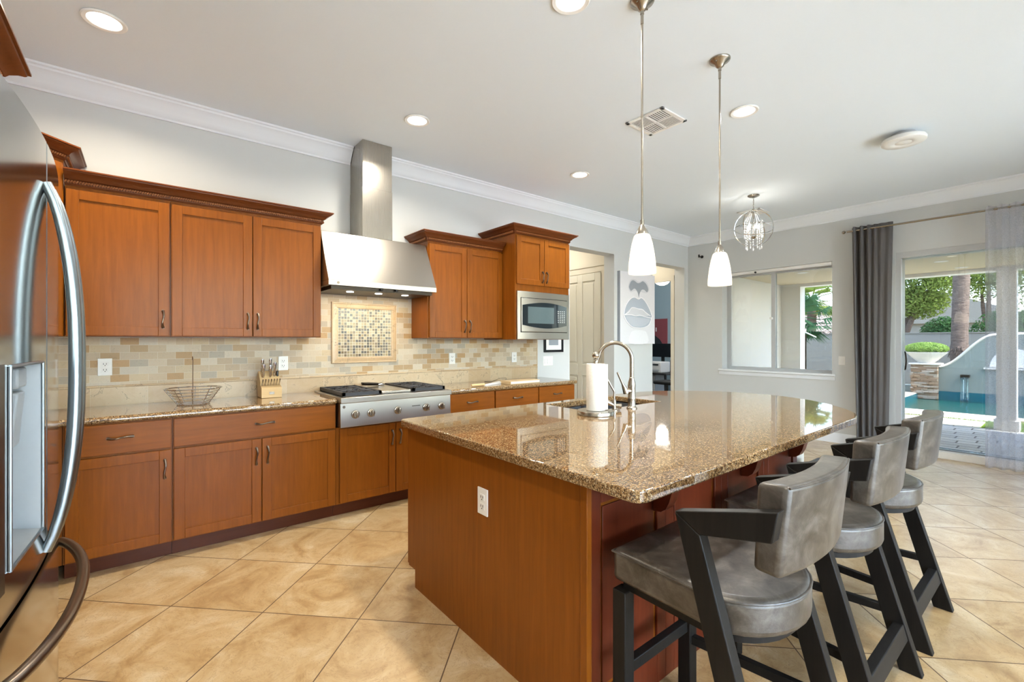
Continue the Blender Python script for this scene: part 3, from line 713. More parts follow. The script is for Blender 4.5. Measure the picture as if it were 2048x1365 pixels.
# faucets and towel holder
def arc(c, r, a0, a1, n, pl=(0,1)):
    return [(c[0]+pl[0]*r*math.cos(a0+(a1-a0)*k/n), c[1]+pl[1]*r*math.cos(a0+(a1-a0)*k/n), c[2]+r*math.sin(a0+(a1-a0)*k/n)) for k in range(n+1)]
bx, by, bz = 2.50, 1.845, .93
t = thing('kitchen_faucet', 'tall brushed nickel gooseneck faucet with a side lever', 'faucet', (bx, by, bz))
obj('faucet_body', MB().lathe([(0,0), (.034,0), (.034,.006), (.027,.012), (.0245,.02), (.0245,.06), (.026,.066), (.0245,.072), (.0245,.14), (.026,.15), (.023,.175), (.016,.195), (.0165,.202), (.014,.205), (0,.205)], (bx, by, bz), 28), 'nickel', t)
dx, dy = -.62, .78; R_ = .108
neck = [(bx, by, bz+.20), (bx, by, bz+.325)]
cc = V((bx+dx*R_, by+dy*R_, bz+.325))
for k in range(1, 17):
    a = PI*k/16*.94; neck.append((cc.x-dx*R_*math.cos(a), cc.y-dy*R_*math.cos(a), cc.z+R_*math.sin(a)))
lp = V(neck[-1]); neck.append((lp.x+dx*.012, lp.y+dy*.012, lp.z-.03))
obj('gooseneck_spout', MB().tube(neck, .0135, 14), 'nickel', t)
ep = V(neck[-1]); obj('spray_head', MB().tube([ep, ep+V((dx*.01, dy*.01, -.03)), ep+V((dx*.03, dy*.03, -.09))], [.0155, .018, .019], 16), 'nickel', t)
lv = V((bx, by, bz+.115)); q = V((-.95, .25, 0)).normalized()
obj('lever_hub', MB().tube([lv, lv+q*.05], .018, 18), 'nickel', t)
obj('lever_handle', MB().tube([lv+q*.046+V((0,0,-.012)), lv+q*.058+V((0,0,.02)), lv+q*.075+V((0,0,.05)), lv+q*.115+V((0,0,.125))], [.019, .016, .008, .0065], 12), 'nickel', t)
fx, fy = 2.345, 1.865
t = thing('water_filter_tap', 'small slender nickel filtered water tap beside the paper towels', 'faucet', (fx, fy, bz))
obj('tap_body', MB().lathe([(0,0), (.022,0), (.022,.004), (.013,.008), (.012,.05), (.010,.065), (.006,.075), (0,.075)], (fx, fy, bz), 20), 'nickel', t)
g_ = [(fx, fy, bz+.07), (fx+.002, fy, bz+.12)]
for k in range(0, 9):
    s = k/8; g_.append((fx-.066*s, fy+.06*s, bz+.12+.165*s))
for k in range(1, 7):
    a = k/6*PI*.8; g_.append((fx-.066-.0045*k, fy+.06+.004*k, bz+.285+.012*math.sin(a)-.003*max(0,k-3)))
obj('curved_spout', MB().tube(g_, .0065, 10), 'nickel', t)
q = V((-.62, .5, .0)); b0 = V((fx, fy, bz+.03))
obj('tap_valve', MB().tube([b0, b0+q*.03+V((0,0,.012)), b0+q*.055+V((0,0,.022)), b0+q*.075+V((0,0,.03))], [.011, .014, .017, .013], 14), 'nickel', t)
obj('tap_knob', MB().tube([b0-q*.01, b0-q*.055+V((0,0,-.004))], [.012, .017], 14), 'nickel', t)
px_, py_ = 2.125, 1.83
t = thing('paper_towel_holder', 'round nickel paper towel holder standing on the island', 'paper towel holder', (px_, py_, bz))
obj('round_base', MB().lathe([(0,0), (.108,0), (.111,.003), (.111,.022), (.108,.026), (0,.026)], (px_, py_, bz), 48), 'nickel', t)
obj('centre_post', MB().lathe([(0,.02), (.008,.02), (.008,.325), (.014,.33), (.009,.338), (.020,.348), (.022,.358), (.018,.37), (.008,.378), (0,.379)], (px_, py_, bz), 20), 'nickel', t)
tag(obj('paper_towel_roll', MB().lathe([(.020,.028), (.055,.028), (.056,.03), (.056,.303), (.055,.306), (.020,.306), (.019,.30), (.019,.03)], (px_, py_, bz), 40).box(px_+.02, px_+.058, py_-.046, py_-.0445, bz+.03, bz+.304), 'paper'), 'white roll of paper towels on the nickel holder', 'paper towels')
# ------------------------------------------------------------ range hood
HX0, HX1 = 1.125, 2.085
t = thing('range_hood', 'stainless steel range hood with a tall square chimney', 'range hood', ((HX0+HX1)/2, 4.1, 1.82))
sd = [(4.205,1.86), (3.69,1.86), (3.90,2.284), (4.205,2.284)]
obj('canopy', MB().prism([(HX0, y, z) for y, z in sd], (HX1-HX0, 0, 0)), 'steel', t, bevel=.003)
lp = obj('lower_lip', MB().box(HX0, HX1, 3.688, 4.205, 1.818, 1.86), 'steel', t, bevel=.002)
obj('underside_filter', MB().box(HX0+.03, HX1-.03, 3.72, 4.18, 1.79, 1.818), 'pewter2', t)
for x in (1.565, 1.70): obj('control_knob', MB().lathe([(0,0), (.014,0), (.016,-.012), (.012,-.02), (0,-.02)], (x, 3.706, 1.818), 14), 'black', t)
obj('round_badge', MB().lathe([(0,0), (.011,0), (.011,-.002), (0,-.002)], (1.20, 3.688, 1.839), 20, 'y'), 'pewter', t)
obj('chimney', MB().box(1.475, 1.751, 3.90, 4.205, 2.284, 2.72), 'steelv', t, bevel=.0015)
obj('upper_chimney', MB().box(1.478, 1.748, 3.903, 4.205, 2.72, 3.132), 'steelv', t, bevel=.0015)
for k in range(3):
    obj('hood_lamp', MB().lathe([(0,0), (.03,0), (.03,-.004), (0,-.004)], (1.35+.25*k, 3.85, 1.79), 16), 'can', t)
    ld = bpy.data.lights.new('hood_lamp_light', 'AREA'); ld.shape = 'DISK'; ld.size = .06; ld.energy = 1.3; ld.color = (1, .84, .62)
    lo = bpy.data.objects.new('hood_lamp_light', ld); C.objects.link(lo); lo.parent = t; lo.location = V((1.35+.25*k, 3.93, 1.782))-V(t.location)
# ------------------------------------------------------------ cooktop
KX0, KX1 = 1.158, 2.131
t = thing('gas_cooktop', 'stainless professional gas cooktop with five knobs and black grates', 'cooktop', ((KX0+KX1)/2, 3.85, .71))
obj('steel_body', MB().box(KX0+.003, KX1-.003, 3.53, 4.185, .712, .925), 'steel', t)
obj('top_deck', MB().box(KX0-.0, KX1, 3.50, 4.188, .897, .940), 'steel', t, bevel=.004)
cp = obj('control_panel', MB().hexa([(KX0+.002, 3.512, .712), (KX1-.002, 3.512, .712), (KX1-.002, 3.54, .712), (KX0+.002, 3.54, .712), (KX0+.002, 3.520, .895), (KX1-.002, 3.520, .895), (KX1-.002, 3.54, .895), (KX0+.002, 3.54, .895)]), 'steel', t, bevel=.002)
obj('round_badge', MB().lathe([(0,0), (.011,0), (.011,-.002), (0,-.002)], (KX0+.03, 3.519, .868), 20, 'y'), 'pewter', cp)
lg = MB()
for k in range(9): lg.box(1.755+k*.0085, 1.755+k*.0085+.0055, 3.5145, 3.5165, .824, .8305)
obj('maker_lettering', lg, 'pewter2', cp)
for x in (1.275, 1.40, 1.625, 1.885, 2.035):
    kb = obj('knob', MB().lathe([(0,0), (.031,0), (.033,-.004), (.031,-.010), (.026,-.012), (.025,-.020), (.022,-.024), (0,-.024)], (x, 3.516, .805), 28, 'y'), 'nickel', t)
    obj('knob_grip', MB().box(x-.007, x+.007, 3.463, 3.494, .783, .829), 'nickel', kb, bevel=.004)
def grate(x0, x1):
    mb = MB(); y0, y1 = 3.56, 4.15; z0, z1 = .955, .972
    for a, b, c, d in ((x0, x1, y0, y0+.02), (x0, x1, y1-.02, y1), (x0, x0+.02, y0, y1), (x1-.02, x1, y0, y1), (x0, x1, (y0+y1)/2-.01, (y0+y1)/2+.01)): mb.box(a, b, c, d, z0-.010, z1)
    for cy in ((y0*3+y1)/4, (y0+3*y1)/4):
        cx = (x0+x1)/2
        for k in range(8):
            a = k*PI/4; L0, L1 = .035, (.13 if k % 2 == 0 else .155)
            p = V((cx+L0*math.cos(a), cy+L0*math.sin(a), z1+.004)); q = V((cx+L1*math.cos(a)*.98, cy+L1*math.sin(a)*.93, z1-.004))
            mb.tube([p, q], .0065, 6)
        mb.tube([(cx+.075*math.cos(v*PI/8), cy+.075*math.sin(v*PI/8), z1-.002) for v in range(16)], .005, 6, closed=True)
    for cx in (x0+.01, x1-.01):
        for cy in (y0+.01, y1-.01): mb.box(cx-.01, cx+.01, cy-.01, cy+.01, .940, z0)
    return mb
for a, b in ((KX0+.035, KX0+.345), (KX1-.345, KX1-.035)):
    obj('grate', grate(a, b), 'iron', t)
    for cy in (3.7075, 4.0025): obj('burner', MB().lathe([(0,.940), (.045,.940), (.045,.950), (.03,.952), (.03,.960), (0,.962)], ((a+b)/2, cy, 0), 24), 'iron', t)
gd = obj('griddle', MB().box(KX0+.355, KX1-.355, 3.575, 4.15, .940, .962), 'steelv', t, bevel=.006)
obj('grease_slot', MB().box(KX0+.37, KX1-.37, 3.556, 3.574, .9405, .943), 'iron', t)
# spoon rest on the griddle
t = thing('spoon_rest', 'small dark spoon rest lying on the steel griddle', 'spoon rest', (1.60, 4.02, .962))
def sp(u, v):
    x = 1.52+.16*u; w_ = .030*math.sin(PI*min(1, .12+u*.9))**.7+.004; y = 4.03+(v-.5)*2*w_; z = .966+.022*(abs(v-.5)*2)**2+.012*(1-u)
    return (x, y, z)
obj('rest_bowl', MB().grid(sp, 12, 8), 'pewter2', t, solid=.004)
obj('rest_handle', MB().tube([(1.67, 4.03, .975), (1.70, 4.03, .978), (1.73, 4.03, .972)], [.012, .014, .008], 10), 'chrome', t)
# ------------------------------------------------------------ microwave
t = thing('microwave_oven', 'built-in stainless microwave with curved dark glass window', 'microwave', (3.375, 3.64, 1.41))
obj('microwave_case', MB().box(3.005, 3.745, 3.645, 4.15, 1.41, 1.885), 'greypl2', t)
def bow(u): return .018*(1-(2*u-1)**2)
def mf(x0, x1, z0, z1, y, extra, n=18):
    mb = MB(); b = mb.b; cols = []
    for i in range(n+1):
        u = i/n; x = x0+(x1-x0)*u; g = (x-3.0)/.75; yy = y-bow(g)
        cols.append([b.verts.new(p) for p in ((x, yy, z0), (x, yy, z1), (x, yy+extra, z1), (x, yy+extra, z0))])
    for i in range(n):
        A, B = cols[i], cols[i+1]
        for k in range(4): b.faces.new((A[k], A[(k+1) % 4], B[(k+1) % 4], B[k]))
    b.faces.new(cols[0]); b.faces.new(cols[-1]); return mb
obj('trim_frame', mf(2.995, 3.757, 1.392, 1.893, 3.626, .03), 'steel', t, bevel=.003)
obj('door_gap', mf(3.034, 3.718, 1.464, 1.828, 3.6245, .002), 'black', t)
dr = obj('oven_door', mf(3.04, 3.712, 1.470, 1.822, 3.618, .02), 'steel', t, bevel=.003)
gl = MB(); b = gl.b; n = 24; ro = []
for i in range(n+1):
    u = i/n; x = 3.052+.648*u; g = (x-3.0)/.75; yy = 3.6155-bow(g); hh = .104+.034*math.sin(PI*u)
    ro.append((b.verts.new((x, yy, 1.646-hh)), b.verts.new((x, yy, 1.646+hh))))
for i in range(n): b.faces.new((ro[i][0], ro[i+1][0], ro[i+1][1], ro[i][1]))
gw = obj('door_window', gl, 'dkglass', dr)
obj('inner_window', mf(3.12, 3.49, 1.56, 1.735, 3.6140, .001), flat('green_grey_window', (88, 102, 104), .12), gw)
kp = MB()
for r in range(7):
    for c in range(4):
        x = 3.55+c*.033; yy = 3.6145-bow((x-3)/.75); kp.box(x, x+.016, yy-.001, yy+.0005, 1.575+r*.02, 1.583+r*.02)
obj('keypad', kp, 'greypl', dr)
obj('maker_badge', MB().lathe([(0,0), (.008,0), (.008,-.002), (0,-.002)], (3.075, 3.6165, 1.492), 16, 'y'), 'pewter2', dr)
# ------------------------------------------------------------ fridge
t = thing('refrigerator', 'tall stainless french door fridge with curved handles and water dispenser', 'refrigerator', (-.6, 1.61, 0))
FY0, FY1, FYM = 1.155, 2.065, 1.612
def fx_(y): # bowed front
    u = (y-FYM)/(FY1-FYM); return -.189-.027*u*u
def fdoor(y0, y1, z0, z1, n=14, hole=None):
    mb = MB(); b = mb.b; cols = []
    ys = [y0+(y1-y0)*k/n for k in range(n+1)]
    if hole:
        ys = sorted(set([y for y in ys if abs(y-hole[0]) > .015 and abs(y-hole[1]) > .015]+[hole[0], hole[1]]))
    zs = [z0, z1] if not hole else [z0, hole[2], hole[3], z1]
    gr = [[b.verts.new((fx_(y), y, z)) for z in zs] for y in ys]
    bk = [[b.verts.new((-.29, y, z)) for z in (z0, z1)] for y in ys]
    for i in range(len(ys)-1):
        for j in range(len(zs)-1):
            if hole and j == 1 and ys[i] >= hole[0]-1e-6 and ys[i+1] <= hole[1]+1e-6: continue
            b.faces.new((gr[i][j], gr[i+1][j], gr[i+1][j+1], gr[i][j+1]))
        b.faces.new((bk[i][0], bk[i+1][0], bk[i+1][1], bk[i][1]))
        b.faces.new((gr[i][0], gr[i+1][0], bk[i+1][0], bk[i][0])); b.faces.new((gr[i][-1], gr[i+1][-1], bk[i+1][1], bk[i][1]))
    for i in (0, -1): b.faces.new(gr[i]+bk[i][::-1])
    return mb
TOP = 1.868
obj('fridge_case', MB().box(-1.0, -.295, FY0+.005, FY1-.005, .02, TOP-.01), 'greypl2', t)
rd = obj('right_door', fdoor(FYM+.004, FY1, .845, TOP), 'fridge', t, ang=30)
DH = (1.285, 1.535, .932, 1.325)
ldr = obj('left_door', fdoor(FY0, FYM-.004, .845, TOP, hole=DH), 'fridge', t, ang=30)
fzr = obj('freezer_drawer', fdoor(FY0, FY1, .10, .835, 24), 'fridge', t, ang=30)
obj('door_edge_strip', MB().tube([(-.1905, FYM-.004, .85), (-.1905, FYM-.004, TOP-.003)], .0022, 6), 'alum', ldr); obj('door_edge_strip', MB().tube([(-.1905, FYM+.004, .85), (-.1905, FYM+.004, TOP-.003)], .0022, 6), 'alum', rd)
obj('base_grille', MB().box(-.30, -.25, FY0+.02, FY1-.02, .01, .09), 'matblack', t)
def doorhandle(y):
    pts = []; zc_, hl = 1.311, .447
    for k in range(25):
        s = -1+2*k/24; pts.append((-.186+.066*(1-abs(s)**2.4)**.8*.80, y+.0*s, zc_+hl*s))
    return MB().tube(pts, [.011+.003*(1-abs(-1+2*k/24)**3) for k in range(25)], 14, flat_=1.0)
obj('door_handle', doorhandle(FYM-.040), 'alum', ldr); obj('door_handle', doorhandle(FYM+.030), 'alum', rd)
pts = []
for k in range(25):
    s = -1+2*k/24; y = 1.61+.40*s; pts.append((fx_(y)+.006+.056*(1-abs(s)**2.4)**.8, y, .742))
obj('drawer_handle', MB().tube(pts, .0135, 14), M['pewter'], fzr)
# dispenser recess
dp = MB(); b = dp.b; xa, xb = -.192, -.262
y0, y1, z0, z1 = DH
fr_ = [(fx_(y0), y0), (fx_(y1), y1)]
A = [b.verts.new(p) for p in ((fr_[0][0]+.002, y0, z0), (fr_[1][0]+.002, y1, z0), (fr_[1][0]+.002, y1, z1), (fr_[0][0]+.002, y0, z1))]
B = [b.verts.new(p) for p in ((xb, y0+.012, z0+.02), (xb, y1-.012, z0+.02), (xb, y1-.012, z1-.012), (xb, y0+.012, z1-.012))]
for i in range(4): b.faces.new((A[i], A[(i+1) % 4], B[(i+1) % 4], B[i]))
b.faces.new(B)
ds = obj('water_dispenser', dp, 'dispgrey', ldr, smooth=False)
bz_ = MB()
for (pa, pb) in (((fx_(y0)+.003, y0, z0), (fx_(y1)+.003, y1, z0)), ((fx_(y1)+.003, y1, z0), (fx_(y1)+.003, y1, z1)), ((fx_(y1)+.003, y1, z1), (fx_(y0)+.003, y0, z1)), ((fx_(y0)+.003, y0, z1), (fx_(y0)+.003, y0, z0))): bz_.tube([pa, pb], .0032, 8)
obj('dispenser_rim', bz_, 'alum', ds)
obj('dispenser_nozzle', MB().box(-.252, -.211, y1-.10, y1-.013, z1-.055, z1-.010), 'greypl2', ds, bevel=.005)
obj('dispenser_paddle', MB().hexa([(-.250, y1-.09, z1-.19), (-.250, y1-.02, z1-.19), (-.222, y1-.02, z1-.185), (-.222, y1-.09, z1-.185), (-.246, y1-.09, z1-.065), (-.246, y1-.016, z1-.065), (-.213, y1-.016, z1-.065), (-.213, y1-.09, z1-.065)]), 'greypl2', ds, bevel=.004)
cpn = MB(); 
obj('black_door_plate', MB().hexa([(fx_(1.175)+.001, 1.175, .90), (fx_(1.265)+.001, 1.265, .90), (fx_(1.265)+.001-.004, 1.265, .90), (fx_(1.175)-.003, 1.175, .90), (fx_(1.175)+.001, 1.175, 1.33), (fx_(1.265)+.001, 1.265, 1.33), (fx_(1.265)-.003, 1.265, 1.33), (fx_(1.175)-.003, 1.175, 1.33)]), 'black', ldr)  # thin black plate on the door left of the dispenser
# ------------------------------------------------------------ bar stools
def make_stool(label):
    t = thing('bar_stool', label, 'bar stool', (1.44, .72, 0), 'leather counter stools along the island')
    ox, oy = 1.44, .72
    # seat: square front, round back
    out = [(ox-.215, oy+.265), (ox+.215, oy+.265)]
    for k in range(0, 17):
        a = -PI*k/16; out.append((ox+.225*math.cos(a), oy-.06+.185*math.sin(a)))
    mb = MB(); mb.prism([(x, y, .572) for x, y in out], (0, 0, .108))
    st = obj('seat', mb, 'leather', t, bevel=.022, seg=4)
    pip = [(ox+(x-ox)*.995, oy+(y-oy)*.995, .668) for x, y in out]
    obj('piping', MB().tube(pip, .0035, 6, closed=True), 'leather', st)
    obj('seat_base', MB().prism([(ox+(x-ox)*.9, oy+(y-oy)*.88, .548) for x, y in out], (0,0,.024)), 'darkwood', t)
    # back rest: curved padded slab leaning a little
    def br():
        mb = MB(); b = mb.b; n = 12; cols = []
        for i in range(n+1):
            u = i/n*2-1; x = ox+.232*u; bw = .030*(1-u*u)
            f0, f1, b0, b1 = oy-.196, oy-.207, oy-.262, oy-.285
            cols.append([b.verts.new(p) for p in ((x, f0-bw, .790), (x, f1-bw, 1.017), (x, b1-bw, 1.022), (x, b0-bw, .786))])
        for i in range(n):
            A, B = cols[i], cols[i+1]
            for k in range(4): b.faces.new((A[k], A[(k+1) % 4], B[(k+1) % 4], B[k]))
        b.faces.new(cols[0]); b.faces.new(cols[-1]); return mb
    bk = obj('backrest', br(), 'leather', t, bevel=.014, seg=4)
    top = []
    for i in range(13):
        u = i/12*2-1; top.append((ox+.226*u, oy-.283-.030*(1-u*u), 1.016))
    obj('piping', MB().tube(top, .003, 6), 'leather', bk)
    for s in (-1, 1):
        x = ox+.235*s if s > 0 else ox-.275
        # rear leg slanting forwards, then the arm running back to the rest
        leg = [(.405, 0), (.475, 0), (.728, .893), (.640, .849)]
        obj('rear_leg', MB().prism([(x, y, z) for y, z in ((.395,0), (.470,0), (.715,.893), (.640,.849))], (.04, 0, 0)), 'darkwood', t, bevel=.0035)
        obj('armrest', MB().prism([(x, y, z) for y, z in ((.716,.8935), (.641,.8495), (.458,.888), (.444,.968))], (.04, 0, 0)), 'darkwood', t, bevel=.0035)
        fxl = ox+s*.198
        obj('front_leg', MB().box(fxl-.025, fxl+.025, oy+.205, oy+.255, 0, .55), 'darkwood', t, bevel=.003)
        a, b_ = (x+.006, x+.034)
        obj('side_stretcher', MB().box(a if s > 0 else a, b_, .50, oy+.21, .235, .265) if False else MB().hexa([(x+.008, .475, .215), (x+.034, .475, .215), (fxl+.013, oy+.21, .215), (fxl-.013, oy+.21, .215), (x+.008, .482, .247), (x+.034, .482, .247), (fxl+.013, oy+.21, .247), (fxl-.013, oy+.21, .247)]), 'darkwood', t, bevel=.002)
    obj('footrest', MB().box(ox-.175, ox+.175, oy+.215, oy+.245, .262, .302), 'darkwood', t, bevel=.003)
    obj('rear_stretcher', MB().hexa([(ox-.236, .440, .135), (ox+.236, .440, .135), (ox+.236, .475, .135), (ox-.236, .475, .135), (ox-.236, .455, .195), (ox+.236, .455, .195), (ox+.236, .490, .195), (ox-.236, .490, .195)]), 'darkwood', t, bevel=.003)
    return t
st0 = make_stool('grey-brown leather bar stool nearest the camera, at the island corner')
dup(st0, (2.22, .72, 0), 'grey-brown leather bar stool in the middle of the three')
dup(st0, (2.94, .72, 0), 'grey-brown leather bar stool farthest away, near the dark curtain')
# ------------------------------------------------------------ pendants
def pendant(x, y, label):
    t = thing('pendant_lamp', label, 'pendant lamp', (x, y, ZC), 'frosted glass pendants over the island')
    obj('canopy', MB().lathe([(0,0), (.062,0), (.062,-.006), (.058,-.012), (.030,-.030), (.022,-.045), (.010,-.055), (.010,-.070), (0,-.07)], (x, y, ZC), 32), 'nickel', t)
    for s in (-1, 1): obj('canopy_screw', MB().ico((x+s*.042, y, ZC-.024), .006, 1), 'nickel', t)
    obj('rod', MB().tube([(x, y, ZC-.06), (x, y, 1.98)], .0055, 10), 'nickel', t)
    obj('rod_coupler', MB().tube([(x, y, ZC-.06), (x, y, ZC-.12)], .008, 10).tube([(x, y, 2.0), (x, y, 1.97)], .010, 10).tube([(x, y, 2.55), (x, y, 2.53)], .0065, 10), 'nickel', t)
    obj('socket_cup', MB().lathe([(0,1.975), (.010,1.975), (.016,1.965), (.027,1.945), (.034,1.925), (.035,1.915), (0,1.915)], (x, y, 0), 24), 'nickel', t)
    pr = [(.033,1.924), (.040,1.915), (.050,1.88), (.059,1.83), (.066,1.775), (.068,1.735), (.0675,1.722)]
    mb = MB(); b = mb.b; n = 32; rings = [[b.verts.new((x+r*math.cos(2*PI*k/n), y+r*math.sin(2*PI*k/n), z)) for k in range(n)] for r, z in pr]
    for i in range(len(rings)-1):
        for k in range(n): b.faces.new((rings[i][k], rings[i][(k+1) % n], rings[i+1][(k+1) % n], rings[i+1][k]))
    sh = obj('glass_shade', mb, 'shade', t, solid=.003)
    obj('bulb', MB().ico((x, y, 1.84), .026, 2, (1,1,1.3)), 'bulb', t)
    ld = bpy.data.lights.new('pendant_light', 'POINT'); ld.energy = 3.2; ld.color = (1, .86, .68); ld.shadow_soft_size = .02
    lo = bpy.data.objects.new('pendant_light', ld); C.objects.link(lo); lo.parent = t; lo.location = (0, 0, 1.79-ZC)
pendant(2.005, 1.415, 'white glass pendant lamp on the nearer, left-hand rod over the island')
pendant(2.80, 1.405, 'white glass pendant lamp on the farther, right-hand rod over the island')
# ------------------------------------------------------------ chandelier
cx, cy, cz = 5.73, 2.46, 2.735
t = thing('orb_chandelier', 'silver orb chandelier with crossing rings and hanging crystals', 'chandelier', (cx, cy, ZC))
obj('canopy', MB().lathe([(0,0), (.066,0), (.066,-.008), (.05,-.018), (.02,-.028), (0,-.03)], (cx, cy, ZC), 28), 'nickel', t)
ch = MB()
for k in range(8):
    z = ZC-.035-k*.021; p = []
    for j in range(10):
        a = 2*PI*j/10; u, v_ = .006*math.cos(a), .0135*math.sin(a); p.append((cx+(u if k % 2 else 0), cy+(0 if k % 2 else u), z+v_))
    ch.tube(p, .0018, 5, closed=True)
obj('chain', ch, 'nickel', t)
RR = .212
for j, (ax, ay, az) in enumerate(((.15, .1, 1.0), (.95, .2, .45), (-.35, .85, .5))):
    nrm = V((ax, ay, az)).normalized() if j else V((.82, .55, .18)).normalized()
    if j == 1: nrm = V((-.45, -.25, .84)).normalized()
    if j == 2: nrm = V((.75, -.62, .30)).normalized()
    u = nrm.orthogonal().normalized(); w_ = nrm.cross(u)
    p = [V((cx, cy, cz))+(u*math.cos(2*PI*k/48)+w_*math.sin(2*PI*k/48))*RR for k in range(48)]
    obj('orb_ring', MB().tube(p, .006, 6, closed=True), 'chrome', t)
obj('centre_stem', MB().tube([(cx, cy, cz+.23), (cx, cy, cz-.12)], [.009, .006], 10).lathe([(0,.235), (.012,.235), (.03,.20), (.03,.19), (0,.185)], (cx, cy, cz), 20).lathe([(0,-.13), (.02,-.12), (.03,-.10), (0,-.09)], (cx, cy, cz), 18), 'nickel', t)
for k in range(5):
    a = 2*PI*k/5+.3; bx_, by_ = cx+.06*math.cos(a), cy+.06*math.sin(a)
    ar = obj('candle_arm', MB().tube([(cx, cy, cz-.10), (cx+.03*math.cos(a), cy+.03*math.sin(a), cz-.115), (bx_, by_, cz-.09), (bx_, by_, cz-.02)], .004, 6), 'nickel', t)
    obj('candle_bulb', MB().lathe([(0,-.02), (.007,-.018), (.010,.0), (.007,.03), (0,.05)], (bx_, by_, cz+.01), 12), 'bulb', ar)
for k in range(14):
    a = 2*PI*k/14; r = .085 if k % 2 else .10; zt = cz+.13-.0*k; cr = MB()
    L = .30 if k % 2 else .22
    x_, y_ = cx+r*math.cos(a), cy+r*math.sin(a)
    n_ = int(L/.030)
    for j in range(n_): cr.ico((x_, y_, zt-.10-j*.030 if k % 2 else zt-.05-j*.030), .0095 if j < n_-1 else .014, 1, (.8, .8, 1.4))
    cr.tube([(x_*.4+cx*.6, y_*.4+cy*.6, cz+.19), (x_, y_, zt-.04)], .0015, 4)
    obj('crystal_strand', cr, 'crystal', t, smooth=False)
ld = bpy.data.lights.new('chandelier_light', 'POINT'); ld.energy = 5.5; ld.color = (1, .92, .8); ld.shadow_soft_size = .03
lo = bpy.data.objects.new('chandelier_light', ld); C.objects.link(lo); lo.parent = t; lo.location = (0, 0, cz-ZC+.03)
# ------------------------------------------------------------ vents and ceiling disc
def vent(x, y, label, s=.17):
    t = thing('ceiling_vent', label, 'air vent', (x, y, ZC))
    a = math.radians(0)
    obj('vent_frame', MB().box(x-s, x+s, y-s, y-s+.03, ZC-.012, ZC-.001).box(x-s, x+s, y+s-.03, y+s, ZC-.012, ZC-.001).box(x-s, x-s+.03, y-s, y+s, ZC-.012, ZC-.001).box(x+s-.03, x+s, y-s, y+s, ZC-.012, ZC-.001).box(x-.006, x+.006, y-s, y+s, ZC-.012, ZC-.001).box(x-s, x+s, y-.006, y+.006, ZC-.012, ZC-.001), 'white', t, bevel=.002)
    obj('vent_backing', MB().box(x-s+.01, x+s-.01, y-s+.01, y+s-.01, ZC-.002, ZC-.0005), 'matblack', t)
    sl = MB(); i = s-.03
    for q, (ux, uy) in enumerate(((-1,-1), (1,-1), (1,1), (-1,1))):
        for k in range(7):
            o = .010+k*(i-.010)/7
            if q in (0, 2): sl.box(x+min(0,ux*i), x+max(0,ux*i), y+min(uy*o, uy*(o+.010)), y+max(uy*o, uy*(o+.010)), ZC-.0105, ZC-.009)
            else: sl.box(x+min(ux*o, ux*(o+.010)), x+max(ux*o, ux*(o+.010)), y+min(0,uy*i), y+max(0,uy*i), ZC-.0105, ZC-.009)
    obj('vent_louvres', sl, 'white', t, smooth=False)
vent(3.19, 2.12, 'square white ceiling air vent behind the nearer pendant rod')
vent(6.46, 2.78, 'small square ceiling air vent behind the chandelier', .15)
cx, cy = 5.02, .93
t = thing('ceiling_speaker_disc', 'round white disc fixture hanging just under the ceiling on the right', 'ceiling fixture', (cx, cy, ZC))
obj('mount', MB().lathe([(0,0), (.085,0), (.085,-.035), (0,-.035)], (cx, cy, ZC), 32), 'greypl', t)
obj('disc_body', MB().lathe([(0,-.035), (.12,-.035), (.145,-.040), (.152,-.052), (.150,-.072), (.145,-.076), (.06,-.078), (.056,-.075), (.050,-.078), (0,-.079)], (cx, cy, ZC), 48), 'white', t)
# ------------------------------------------------------------ outlets, switches
def plate(F, u, z, label, kind='outlet', name='wall_outlet'):
    p = F.p(u, z, 0); t = thing(name, label, 'outlet' if kind == 'outlet' else 'light switch', tuple(p))
    w_, h_ = (.075, .118) if kind != 'triple' else (.165, .118)
    obj('cover_plate', MB().fbox(F, u-w_/2, u+w_/2, z-h_/2, z+h_/2, 0, .006), 'white', t, bevel=.002)
    if kind == 'outlet':
        for s in (-1, 1):
            r = obj('receptacle', MB().fbox(F, u-.017, u+.017, z+s*.020-.014, z+s*.020+.014, .006, .0085), 'white', t, bevel=.001)
            obj('socket_slots', MB().fbox(F, u-.009, u-.006, z+s*.020-.004, z+s*.020+.007, .0085, .0092).fbox(F, u+.006, u+.009, z+s*.020-.004, z+s*.020+.007, .0085, .0092).fbox(F, u-.002, u+.003, z+s*.020-.012, z+s*.020-.007, .0085, .0092), 'pewter2', r)
    else:
        for k in ([0] if kind == 'single' else [-1, 0, 1]):
            obj('rocker_switch', MB().fbox(F, u+k*.046-.016, u+k*.046+.016, z-.033, z+.033, .006, .011), 'white', t, bevel=.002)
    return t
FW = Fr((0, 4.198, 0), (1,0,0), (0,-1,0)); FW2 = Fr((0, 4.21, 0), (1,0,0), (0,-1,0))
plate(FW, -.21, 1.195, 'white wall outlet on the tile backsplash nearest the fridge')
plate(FW, .91, 1.187, 'white wall outlet on the backsplash just behind the knife block')
plate(FW, 2.56, 1.187, 'white wall outlet on the backsplash under the two-door cabinet right of the hood')
plate(FW, 3.415, 1.182, 'white wall outlet on the backsplash below the microwave')
plate(FW2, 3.975, 1.122, 'white triple switch plate on the grey wall below the small picture', 'triple', 'switch_plate')
plate(Fr((IX0, 0, 0), (0,-1,0), (-1,0,0)), -1.661, .66, 'white outlet on the wooden end panel of the island')
plate(Fr((7.28, 0, 0), (0,-1,0), (-1,0,0)), -1.985, 1.11, 'white single switch between window and dark curtain', 'single', 'switch_plate')
